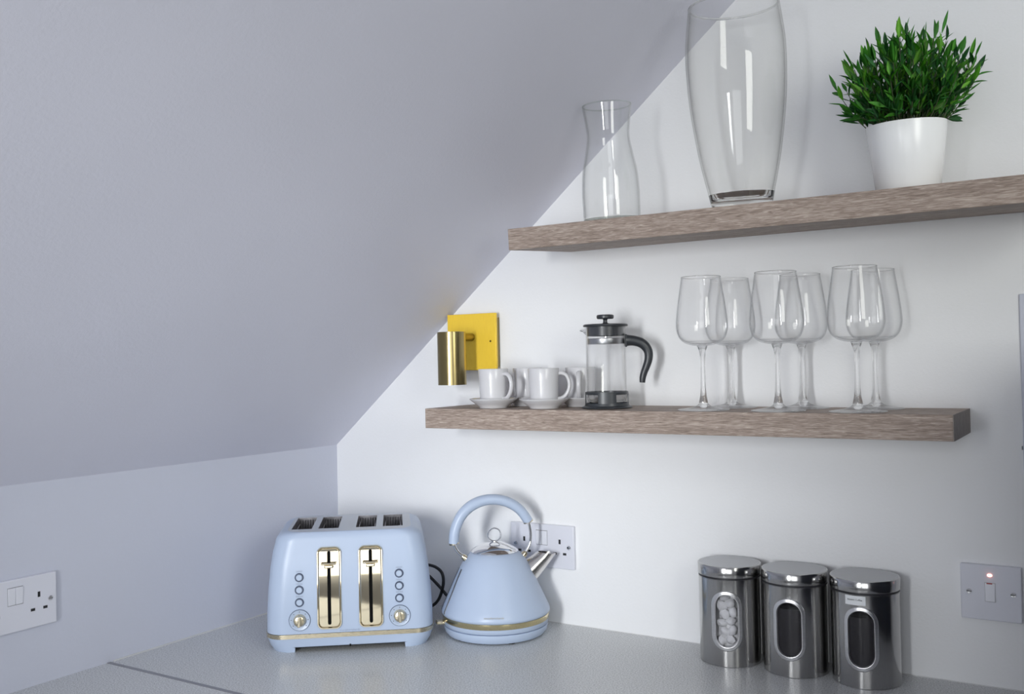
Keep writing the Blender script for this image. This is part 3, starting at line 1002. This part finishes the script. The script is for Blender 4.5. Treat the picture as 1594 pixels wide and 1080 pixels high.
CANS = [((0.9562, -0.0545, 0), -1.3525 + PI / 2, 'leftmost stainless canister, white sachets showing in its oval window', 'sachets'),
        ((1.0693, -0.0555, 0), -1.49 + PI / 2, 'middle stainless canister, dark oval window without a sticker', 'coffee'),
        ((1.1822, -0.0550, 0), -1.49 + PI / 2, 'rightmost stainless canister with a white paper sticker above its window', 'coffee')]
cans = [make_canister(*a) for a in CANS]
bm = bmesh.new()
rows = [[bm.verts.new(cyl_pt(-0.0235 + 0.0315 * q / 6, 0.1305 + 0.0145 * j, CR + 0.0005)) for q in range(7)] for j in range(2)]
for q in range(6): bm.faces.new((rows[0][q], rows[0][q + 1], rows[1][q + 1], rows[1][q]))
stk = tag(obj('sticker', bm, M_STICKER, cans[2]), 'small white paper sticker')
ss = -0.0078
tx = text_obj('lettering', 'Instant Coffee', 0.0040, M_PRINT_DARK, stk, cyl_pt(ss, 0.1390, CR + 0.0009), (PI / 2, 0, ss / CR))
# sachets inside the left canister
c0_ = Vector(CANS[0][0])
ca = CANS[0][1]
k = 0
rs = random.Random(3)
for row in range(6):
    for q in range(2):
        s = (-0.0105 + 0.0195 * q) + (0.004 if row % 2 else -0.003) + rs.uniform(-0.002, 0.002)
        z = 0.041 + 0.0150 * row + 0.004 * q
        bm = bmesh.new()
        bmesh.ops.create_icosphere(bm, subdivisions=2, radius=0.0098)
        for v in bm.verts: v.co *= 1 + rs.uniform(-0.26, 0.16)
        a = ca - PI / 2 + s / CR
        rr0 = 0.0400 - rs.uniform(0, 0.004)
        o = obj('sachet', bm, M_SACHET, None, loc=c0_ + Vector((rr0 * math.cos(a), rr0 * math.sin(a), z)), rot=(rs.uniform(0, 6), rs.uniform(0, 6), rs.uniform(0, 6)), angle=52)
        o.scale = (1.15, 0.8, 0.95)
        tag(o, 'crumpled white sachet behind the oval window of the leftmost canister', 'sachet', 'white sachets in the leftmost canister')
for zf in (0.004,):                              # filler sachets that carry the visible ones
    tag(obj('sachet_heap', lathe_bm([(0, 0.003), (0.040, 0.003), (0.040, 0.030), (0.030, 0.110), (0, 0.118)], 40), M_SACHET, cans[0]), kind='stuff')

# ------------------------------------------------------------------ sockets and switch
def pin(bm, x, z, w_, h_): bx(bm, x - w_ / 2, x + w_ / 2, -0.0083, -0.0075, z - h_ / 2, z + h_ / 2)


def double_socket(loc, rotz, label):
    """origin at the top right corner of the plate, seen from the front (local -y), x to the right"""
    t = thing('double_socket', label, 'socket', loc, (0, 0, rotz), 'double wall sockets')
    bm = bmesh.new()
    bx(bm, -0.146, 0, -0.008, 0, -0.086, 0)
    obj('faceplate', bm, M_WHITE_PL, t, bevel=0.0018, seg=3)
    for x in (-0.0665, -0.0795):
        bm = bmesh.new()
        bx(bm, x - 0.0062, x + 0.0062, -0.0105, -0.0075, -0.0410, -0.0130)
        for v in bm.verts:
            if v.co.y < -0.009 and v.co.z < -0.03: v.co.y += 0.0016
        obj('rocker_switch', bm, M_WHITE_PL2, t, bevel=0.0006)
        box('switch_gap', x - 0.0068, x + 0.0068, -0.0082, -0.0075, -0.0418, -0.0122, M_STRIP, t)
    for cx in (-0.0320, -0.1140):
        bm = bmesh.new(); pin(bm, cx, -0.0325, 0.0045, 0.0090); obj('pin_slot', bm, M_HOLE, t, smooth=False)
        for d in (-0.011, 0.011):
            bm = bmesh.new(); pin(bm, cx + d, -0.0560, 0.0075, 0.0045); obj('pin_slot', bm, M_HOLE, t, smooth=False)
    for cx in (-0.0115, -0.1345):
        bm = lathe_bm([(0.0041, 0.0078), (0.0041, 0.0086), (0.0036, 0.0092), (0.0010, 0.0094), (0, 0.0094)], 20, M=Matrix.Rotation(PI / 2, 4, 'X'))
        s_ = obj('screw', bm, M_CHROME, t, loc=(cx, 0, -0.0430))
        box('screw_slot', -0.0034, 0.0034, -0.0097, -0.0090, -0.0005, 0.0005, M_HOLE, s_)
    return t


double_socket((0.6241, -0.0002, 0.1963), 0.0, 'white double socket on the back wall behind the kettle spout')
double_socket((0.0002, -0.7103, 0.1845), PI / 2, 'white double socket on the left wall at the picture edge')
sw = thing('switch_plate', 'white single switch plate with a lit red indicator', 'switch', (1.3177, -0.0002, 0.1916))
bm = bmesh.new()
bx(bm, 0, 0.086, -0.009, 0, -0.086, 0)
obj('faceplate', bm, M_WHITE_PL, sw, bevel=0.0018, seg=3)
box('switch_gap', 0.0343, 0.0497, -0.0093, -0.0085, -0.0568, -0.0270, M_STRIP, sw)
bm = bmesh.new()
bx(bm, 0.0350, 0.0490, -0.0115, -0.0085, -0.0560, -0.0278)
for v in bm.verts:
    if v.co.y < -0.010 and v.co.z > -0.04: v.co.y += 0.0018
rk = obj('rocker_switch', bm, M_WHITE_PL2, sw, bevel=0.0007)
box('red_stripe', 0.0372, 0.0452, -0.0100, -0.0090, -0.0292, -0.0276, M_RED, sw)
an = Matrix.Rotation(PI / 2, 4, 'X')
tag(obj('indicator_lamp', lathe_bm([(0.0034, 0.0088), (0.0034, 0.0094), (0.0024, 0.0104), (0, 0.0108)], 20, M=an @ Matrix.Scale(0.65, 4, (0, 1, 0))), M_NEON, sw, loc=(0.0418, 0, -0.0155)), 'glowing red indicator')
for cx in (0.0122, 0.0738):
    s_ = obj('screw', lathe_bm([(0.0041, 0.0088), (0.0041, 0.0096), (0.0036, 0.0103), (0.0010, 0.0105), (0, 0.0105)], 20, M=an), M_CHROME, sw, loc=(cx, 0, -0.0428))
    box('screw_slot', -0.0034, 0.0034, -0.0108, -0.0101, -0.0005, 0.0005, M_HOLE, s_, )

# ------------------------------------------------------------------ wall light
wl = thing('wall_light', 'brass wall light, cylinder shade on a square yellow brass plate', 'wall light', (0.399, 0, 0.565))
box('back_plate', -0.0610, 0.0605, -0.021, -0.0145, -0.0585, 0.0590, M_BRASS_PLATE, wl, bevel=0.0008)
box('mounting_box', -0.050, 0.056, -0.0145, 0.0, -0.052, 0.050, M_BRASS_TUBE, wl)
obj('screw', lathe_bm([(0.0022, 0.021), (0.0018, 0.0222), (0, 0.0224)], 14, M=an), M_BRASS_TUBE, wl, loc=(0.0475, 0, 0.001))
obj('arm', sweep([(0, -0.020, 0.0105), (0, -0.072, 0.0105)], 0.0085, 20, flat=(1, 1)), M_BRASS_TUBE, wl)
obj('shade', lathe_bm([(0.0275, -0.086), (0.0290, -0.0865), (0.0290, 0.0200), (0.0275, 0.0205), (0.0270, 0.0150), (0.0270, -0.080), ], 72, closed=True), M_BRASS_TUBE, wl, loc=(-0.0015, -0.090, 0.0))
obj('lamp_disc', lathe_bm([(0, 0.0), (0.0268, 0.0), (0.0268, 0.004), (0, 0.004)], 40), M_BRASS_TUBE, wl, loc=(-0.0015, -0.090, 0.006))

# ------------------------------------------------------------------ cups and saucers
def make_cup():
    t = thing('coffee_cup', '', 'cup', (0, 0, 0))
    H = 0.0748
    prof = [(0, 0.0075), (0.0175, 0.0075), (0.0185, 0.0062), (0.0225, 0.0062), (0.0248, 0.0085), (0.0260, 0.0140), (0.0268, 0.0300), (0.0278, 0.0520), (0.0290, H - 0.001), (0.0285, H),
            (0.0275, H - 0.001), (0.0262, 0.0520), (0.0250, 0.0200), (0.0225, 0.0125), (0, 0.0118)]
    obj('body', lathe_bm(prof, 72), M_CERAMIC, t, angle=60)
    hp = [(0.0265, 0.0645), (0.0345, 0.0650), (0.0430, 0.0600), (0.0475, 0.0480), (0.0465, 0.0350), (0.0400, 0.0235), (0.0320, 0.0185), (0.0255, 0.0180)]
    P = [(x, 0, z) for x, z in catmull(hp, 4)]
    obj('handle', sweep(P, 0.0036, 14, flat=(1.0, 1.3), upv=Vector((0, 1, 0))), M_CERAMIC, t)
    return t


def make_saucer(R_):
    t = bmesh.new()
    k = R_ / 0.0465
    prof = [(0, 0.0022), (0.0235, 0.0022), (0.0245, 0.0004), (0.0268, 0.0004), (0.0275, 0.0030), (0.0360 * k, 0.0085), (0.0440 * k, 0.0150), (0.0462 * k, 0.0172), (0.0465 * k, 0.0182), (0.0455 * k, 0.0184),
            (0.0430 * k, 0.0165), (0.0350 * k, 0.0108), (0.0280, 0.0062), (0.0240, 0.0055), (0, 0.0055)]
    return obj('saucer', lathe_bm(prof, 72, t), M_CERAMIC, None, angle=60)


cup = make_cup()
CUPS = [(0.521, -0.1275, 1.00, 'grey coffee cup at the left end of the shelf, nearest the brass light', 0.0465, 'saucer under the leftmost front coffee cup'),
        (0.633, -0.1275, None, 'grey coffee cup in front with its handle pointing right', 0.0465, 'saucer under the front cup whose handle points right'),
        (0.548, -0.0450, 2.8, 'grey coffee cup mostly hidden between and behind the two front cups', 0.0420, 'saucer behind the gap between the two front saucers'),
        (0.6685, -0.0485, -0.10, 'grey coffee cup standing behind the French press, handle to the front', 0.0440, 'saucer partly hidden behind the French press base')]
for i, (x, y, ha, lab, R_, sl) in enumerate(CUPS):
    fa = facing(x, y)
    ang = {0: fa + 0.80, 1: fa + 1.50, 2: fa + 3.0, 3: fa - 0.08}[i]
    cobj = cup if i == 0 else dup(cup)
    cobj.location = (x, y, SZ)
    cobj.rotation_euler = (0, 0, ang)
    cobj['label'] = lab
    cobj['group'] = 'coffee cups on the lower shelf'
    s_ = make_saucer(R_)
    s_.location = (x, y, SZ)
    tag(s_, sl, 'saucer', 'saucers on the lower shelf')

# ------------------------------------------------------------------ French press
fp = thing('french_press', 'small glass French press with black lid, handle and base', 'coffee press', (0.7495, -0.100, SZ), (0, 0, facing(0.7495, -0.1) + PI / 2))
# local -y looks at the camera, +x to the right in the picture
obj('base_ring', lathe_bm([(0, 0.0006), (0.0440, 0.0006), (0.0460, 0.0014), (0.0455, 0.0030), (0.0405, 0.0050), (0.0395, 0.0100), (0.0375, 0.0100), (0.0375, 0.0050), (0, 0.0050)], 72), M_BLACK_PL, fp)
obj('top_ring', lathe_bm([(0.0372, 0.0262), (0.0392, 0.0262), (0.0392, 0.0302), (0.0372, 0.0306)], 72, closed=True), M_BLACK_PL, fp)
for k in range(4):                               # four wide posts between the cut-outs
    bm = bmesh.new()
    a0_ = -PI / 2 + 0.02 + k * PI / 2
    hw = 0.42 if k % 2 == 0 else 0.12
    n_ = 8
    R_ = [[bm.verts.new((r * math.cos(a0_ + hw * (2 * i / n_ - 1)), r * math.sin(a0_ + hw * (2 * i / n_ - 1)), z)) for i in range(n_ + 1)] for r, z in ((0.0376, 0.009), (0.0396, 0.009), (0.0393, 0.0275), (0.0373, 0.0275))]
    for q in range(4):
        A, B = R_[q], R_[(q + 1) % 4]
        for i in range(n_): bm.faces.new((A[i], A[i + 1], B[i + 1], B[i]))
    bm.faces.new([r_[0] for r_ in R_]); bm.faces.new([r_[-1] for r_ in R_][::-1])
    obj('post', bm, M_BLACK_PL, fp)
gb = obj('glass_beaker', lathe_bm([(0, 0.0110), (0.030, 0.0110), (0.0345, 0.0135), (0.0362, 0.0190), (0.0362, 0.1465), (0.0368, 0.1475), (0.0352, 0.1475), (0.0345, 0.1460), (0.0345, 0.0205), (0.033, 0.016), (0.030, 0.0138), (0, 0.0138)], 72), M_THIN_PRESS, fp, angle=60)
# pouring lip of the beaker
bm = bmesh.new()
sp = [[(-0.0355, y * 0.55, 0.1470 - 0.0135 * t) for y, t in ((-0.012, 0), (-0.008, 0.6), (0, 1), (0.008, 0.6), (0.012, 0))],
      [(-0.0405, y * 0.45, 0.1455 - 0.0065 * t) for y, t in ((-0.012, 0), (-0.008, 0.6), (0, 1), (0.008, 0.6), (0.012, 0))],
      [(-0.0465, y * 0.25, 0.1445 - 0.0035 * t) for y, t in ((-0.012, 0), (-0.008, 0.6), (0, 1), (0.008, 0.6), (0.012, 0))]]
V_ = [[bm.verts.new(p) for p in r_] for r_ in sp]
for A, B in zip(V_, V_[1:]):
    for i in range(4): bm.faces.new((A[i], A[i + 1], B[i + 1], B[i]))
bmesh.ops.solidify(bm, geom=bm.faces[:], thickness=0.0012)
obj('pouring_lip', bm, M_GLASS, gb)
lid = obj('lid', lathe_bm([(0.0335, 0.1315), (0.0340, 0.1315), (0.0340, 0.1482), (0.0400, 0.1486), (0.0408, 0.1500), (0.0404, 0.1520), (0.0380, 0.1530), (0.010, 0.1538), (0.0055, 0.1545), (0, 0.1545)], 72), M_BLACK_PL, fp)
obj('plunger_knob', lathe_bm([(0, 0.1625), (0.0140, 0.1625), (0.0156, 0.1640), (0.0158, 0.1680), (0.0145, 0.1698), (0.010, 0.1704), (0, 0.1706)], 40), M_BLACK_PL, fp)
obj('plunger_rod', lathe_bm([(0, 0.118), (0.0024, 0.118), (0.0024, 0.153), (0, 0.153)], 20), M_CHROME, fp)
obj('knob_stem', lathe_bm([(0, 0.1535), (0.0060, 0.1538), (0.0040, 0.1560), (0.0036, 0.1605), (0.0050, 0.1627), (0, 0.1627)], 20), M_BLACK_PL, fp)
flt = obj('filter_disc', lathe_bm([(0, 0.1165), (0.0338, 0.1165), (0.0342, 0.1175), (0.0342, 0.1262), (0.0335, 0.1270), (0.0330, 0.1180), (0, 0.1180)], 60), M_STEEL_TOP, fp)
obj('clamp_band', lathe_bm([(0.0364, 0.0250), (0.0371, 0.0250), (0.0371, 0.0262), (0.0364, 0.0262)], 60, closed=True), M_BLACK_PL, fp)
hp = [(0.0365, 0.1225), (0.0430, 0.1225), (0.0520, 0.1215), (0.0630, 0.1180), (0.0715, 0.1110), (0.0765, 0.1010), (0.0765, 0.0880), (0.0725, 0.0750), (0.0680, 0.0640), (0.0655, 0.0550), (0.0645, 0.0455)]
hr = [0.0110, 0.0098, 0.0092, 0.0090, 0.0086, 0.0080, 0.0074, 0.0068, 0.0062, 0.0058, 0.0050]
PP = catmull([(x, z, r) for (x, z), r in zip(hp, hr)], 5)
obj('handle', sweep([(x, 0, z) for x, z, r in PP], [r for x, z, r in PP], 16, flat=(1.0, 0.8), upv=Vector((0, 1, 0))), M_BLACK_PL, fp)
bm = bmesh.new()
bx(bm, 0.0350, 0.0385, -0.008, 0.008, 0.1105, 0.1340)
obj('handle_clip', bm, M_BLACK_PL, fp, bevel=0.0015)

# ------------------------------------------------------------------ wine glasses
def make_wine():
    t = thing('wine_glass', '', 'wine glass')
    outer = [(0.0085, 0.1085), (0.0175, 0.1098), (0.0280, 0.1132), (0.0360, 0.1195), (0.0408, 0.1285), (0.0429, 0.1390), (0.0428, 0.1500), (0.0414, 0.1650), (0.0391, 0.1830), (0.0360, 0.2030), (0.0342, 0.2150), (0.0329, 0.2240)]
    outer = catmull(outer, 4)
    inner = [(max(0.0, r - 0.0011), z + (0.0022 if z < 0.115 else 0.0006)) for r, z in outer[::-1]]
    prof = [(0, 0.1080), (0.004, 0.1081)] + outer + [(0.0323, 0.2248)] + inner[1:-1] + [(0.004, 0.1112), (0, 0.1110)]
    obj('bowl', lathe_bm(prof, 72), M_THIN_WINE, t, angle=70)
    obj('rim', lathe_bm([(0.03262 + 0.00075 * math.cos(a), 0.2246 + 0.00075 * math.sin(a)) for a in [2 * PI * k / 8 for k in range(8)]], 64, closed=True), M_GLASS, t)
    stem = [(0, 0.0040), (0.0060, 0.0045), (0.0082, 0.0105), (0.0068, 0.0170), (0.0052, 0.0250), (0.0042, 0.0400), (0.0038, 0.0600), (0.0038, 0.0780), (0.0042, 0.0900), (0.0055, 0.1000), (0.0080, 0.1065), (0.0092, 0.1092), (0.0040, 0.1100), (0, 0.1098)]
    obj('stem', lathe_bm(stem, 32), M_GLASS, t, angle=70)
    foot = [(0, 0.0005), (0.0380, 0.0003), (0.0428, 0.0005), (0.0432, 0.0012), (0.0426, 0.0018), (0.0330, 0.0030), (0.0200, 0.0052), (0.0120, 0.0078), (0.0086, 0.0105), (0, 0.0106)]
    obj('foot', lathe_bm(foot, 72), M_THIN_WINE, t, angle=70)
    return t


wine = make_wine()
WG = [(0.9460, -0.1315, 'front wine glass nearest the French press'),
      (0.9650, -0.0455, 'wine glass in the back row nearest the French press'),
      (1.0726, -0.1315, 'front wine glass in the middle of the front row'),
      (1.0880, -0.0455, 'wine glass in the middle of the back row'),
      (1.1961, -0.1315, 'front wine glass nearest the right shelf end'),
      (1.2049, -0.0455, 'wine glass in the back row nearest the right shelf end')]
for i, (x, y, lab) in enumerate(WG):
    g_ = wine if i == 0 else dup(wine)
    g_.location = (x, y, SZ)
    g_['label'] = lab
    g_['group'] = 'wine glasses on the lower shelf'


# ------------------------------------------------------------------ carafe and vase on the upper shelf
def vessel(name, label, cat, loc, outer, wall, base_t, base_r, thin, solid, base_flat):
    t = thing(name, label, cat, loc, (TILT, 0, 0))
    o_ = catmull(outer, 6)
    inner = [(max(0, r - wall), z) for r, z in o_[::-1] if z > base_t]
    r_b = inner[-1][0]
    prof = [p for p in o_ if p[1] >= base_t]
    prof = prof + [(o_[-1][0] - wall / 2, o_[-1][1] + wall * 0.4)] + inner
    obj('glass_wall', lathe_bm(prof, 96), thin, t, angle=70)
    rr_ = wall * 0.62
    obj('rim', lathe_bm([(o_[-1][0] - wall / 2 + rr_ * math.cos(a), o_[-1][1] + wall * 0.2 + rr_ * math.sin(a)) for a in [2 * PI * k / 10 for k in range(10)]], 96, closed=True), solid, t)
    # solid thick bottom
    bo = [(0, base_flat)] + [(base_r * 0.80, base_flat * 0.5), (base_r * 0.95, 0.0002)] + [p for p in o_ if p[1] < base_t] + [(prof[0][0], base_t)]
    bo += [(r_b, base_t - 0.0002), (r_b * 0.88, base_t - base_t * 0.22), (r_b * 0.55, base_t - base_t * 0.36), (0, base_t - base_t * 0.40)]
    obj('thick_base', lathe_bm(bo, 96), solid, t, angle=70)
    return t


vessel('glass_carafe', 'clear glass carafe with a flared neck at the left of the upper shelf', 'carafe', on_upper(0.7912, -0.145),
       [(0.0479, 0.0006), (0.0496, 0.0042), (0.0501, 0.0280), (0.0503, 0.0504), (0.0479, 0.0859), (0.0419, 0.1168), (0.0371, 0.1457), (0.0387, 0.1681), (0.0416, 0.1887), (0.0431, 0.2013)],
       0.0020, 0.0050, 0.048, M_THIN, M_GLASS_BASE, 0.001)
vessel('glass_vase', 'tall clear barrel-shaped glass vase with a thick base', 'vase', on_upper(1.0172, -0.120),
       [(0.0472, 0.0006), (0.0489, 0.0048), (0.0521, 0.0191), (0.0550, 0.0335), (0.0589, 0.0507), (0.0676, 0.0947), (0.0772, 0.1645), (0.0808, 0.2200), (0.0807, 0.2678), (0.0766, 0.3061), (0.0732, 0.3319)],
       0.0030, 0.0250, 0.047, M_THIN_VASE, M_GLASS_VASE, 0.006)

# ------------------------------------------------------------------ potted plant
pp = thing('potted_plant', 'bushy green leafy plant in a plain white tapered pot', 'potted plant', on_upper(1.2755, -0.1200), (TILT, 0, 0))
PH = 0.1005
obj('pot', lathe_bm([(0, 0.0003), (0.0440, 0.0003), (0.0460, 0.0020), (0.0577, PH - 0.001), (0.0575, PH), (0.0558, PH), (0.0554, PH - 0.002), (0.0532, PH - 0.020), (0, PH - 0.020)], 96), M_POT, pp, angle=50)
tag(obj('soil', lathe_bm([(0, PH - 0.012), (0.0536, PH - 0.014), (0.0530, PH - 0.019), (0, PH - 0.019)], 48), M_SOIL, pp), kind='stuff')


def leaf_mesh(L_, W_, mat, bend):
    bm = bmesh.new()
    S = [(0, 0.02), (0.18, 0.55), (0.42, 1.0), (0.68, 0.80), (0.88, 0.36), (1.0, 0.0)]
    rows = []
    for t, wv in S:
        z = t * L_
        y = bend * L_ * t * t
        hw = W_ / 2 * wv
        if wv < 0.01: rows.append([bm.verts.new((0, y, z))])
        else: rows.append([bm.verts.new((-hw, y + hw * 0.45, z)), bm.verts.new((0, y, z)), bm.verts.new((hw, y + hw * 0.45, z))])
    for A, B in zip(rows, rows[1:]):
        if len(B) == 3:
            bm.faces.new((A[0], A[1], B[1], B[0])); bm.faces.new((A[1], A[2], B[2], B[1]))
        else:
            bm.faces.new((A[0], A[1], B[0])); bm.faces.new((A[1], A[2], B[0]))
    bmesh.ops.solidify(bm, geom=bm.faces[:], thickness=0.0004)
    me = bpy.data.meshes.new('leaf')
    bm.to_mesh(me)
    bm.free()
    me.materials.append(mat)
    me.shade_smooth()
    return me


LEAVES = []
for mt in M_LEAF:
    for L_, W_, bd in ((0.027, 0.0074, 0.10), (0.031, 0.0084, 0.22), (0.023, 0.0070, -0.05), (0.029, 0.0078, -0.12)):
        LEAVES.append(leaf_mesh(L_, W_, mt, bd))
rp = random.Random(11)
camL = Matrix.Rotation(-TILT, 4, 'X') @ (CAM - Vector(pp.location))
leafs = []
stems = bmesh.new()
vd = Vector((camL.x, camL.y, 0)).normalized()          # towards the camera
side = Vector((-vd.y, vd.x, 0))                         # to the right in the picture
NS = 118
for s in range(NS):
    az = s * 2.39996 + rp.uniform(-0.15, 0.15)
    hd = Vector((math.cos(az), math.sin(az), 0))
    px = hd.dot(side)
    if s < 26:                                   # low skirt of sprigs over the pot rim
        rho, hz = rp.uniform(0.060, 0.074), rp.uniform(0.022, 0.060)
    else:                                        # dome
        q_ = ((s - 26 + 0.5) / (NS - 26)) ** 0.52
        rho = 0.093 * q_ * (1 + 0.20 * max(0, px)) * rp.uniform(0.88, 1.08)
        hz = (0.152 - 0.068 * q_ ** 2.0) * rp.uniform(0.78, 1.03)
    base = hd * min(0.040, rho * 0.45) + Vector((0, 0, PH - (0.004 if s < 26 else 0.014)))
    tip = hd * rho + Vector((0, 0, PH - 0.014 + hz))
    pts_ = []
    for k in range(8):
        t = k / 7
        f_ = t ** 0.75 if s < 26 else t
        p = base.lerp(tip, t)
        p.x = base.x + (tip.x - base.x) * f_
        p.y = base.y + (tip.y - base.y) * f_
        p.z += 0.010 * math.sin(PI * t) * (-1 if s >= 26 and rho > 0.05 else 0.4)
        wy = p.y + pp.location.y
        if wy > -0.008: p.y -= (wy + 0.008)
        pts_.append(p)
    sweep(pts_, [0.0009 - 0.0004 * k / 7 for k in range(8)], 5, stems)
    nl = 6 if s < 26 else 12
    for q in range(nl):
        t = (0.35 if s < 26 else 0.22) + (0.65 if s < 26 else 0.78) * q / (nl - 1)
        f = t * 7
        i0 = min(6, int(f))
        p = pts_[i0].lerp(pts_[i0 + 1], f - i0)
        tg = (pts_[i0 + 1] - pts_[i0]).normalized()
        if p.z < PH - 0.006 and p.xy.length < 0.058: continue
        spin = q * 2.4 + rp.uniform(-0.4, 0.4) + s
        ax = tg.cross(Vector((0, 0, 1)))
        if ax.length < 0.01: ax = Vector((1, 0, 0))
        ax.normalize()
        bz = tg.cross(ax)
        out = ax * math.cos(spin) + bz * math.sin(spin)
        open_ = rp.uniform(0.45, 1.0) * (1.0 if q < nl - 1 else 0.1)
        ld_ = (tg * math.cos(open_) + out * math.sin(open_)).normalized()
        if (p + ld_ * 0.03).y + pp.location.y > -0.003: ld_.y = -abs(ld_.y) * 0.4
        if (p + ld_ * 0.03).y + pp.location.y > -0.002: continue
        if min((p + ld_ * 0.030).z, p.z) < PH + 0.0015 and p.xy.length < 0.064: continue
        ld_.normalize()
        yax = (tg - ld_ * tg.dot(ld_))
        if yax.length < 1e-3: yax = out - ld_ * out.dot(ld_)
        yax.normalize()
        xax = yax.cross(ld_)
        M_ = Matrix((xax, yax, ld_)).transposed().to_4x4()
        M_.translation = p
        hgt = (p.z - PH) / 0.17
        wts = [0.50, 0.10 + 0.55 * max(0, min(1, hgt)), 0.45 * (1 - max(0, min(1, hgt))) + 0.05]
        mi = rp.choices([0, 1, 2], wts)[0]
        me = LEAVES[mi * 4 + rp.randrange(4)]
        sc_l = rp.uniform(0.8, 1.12)
        M_ = M_ @ Matrix.Scale(sc_l, 4)
        near = (p - camL).length - 0.25 * (p - Vector((0, 0, PH + 0.05))).length
        leafs.append((near, M_, me))
obj('stems', stems, M_STEM, pp)
leafs.sort(key=lambda a: a[0])
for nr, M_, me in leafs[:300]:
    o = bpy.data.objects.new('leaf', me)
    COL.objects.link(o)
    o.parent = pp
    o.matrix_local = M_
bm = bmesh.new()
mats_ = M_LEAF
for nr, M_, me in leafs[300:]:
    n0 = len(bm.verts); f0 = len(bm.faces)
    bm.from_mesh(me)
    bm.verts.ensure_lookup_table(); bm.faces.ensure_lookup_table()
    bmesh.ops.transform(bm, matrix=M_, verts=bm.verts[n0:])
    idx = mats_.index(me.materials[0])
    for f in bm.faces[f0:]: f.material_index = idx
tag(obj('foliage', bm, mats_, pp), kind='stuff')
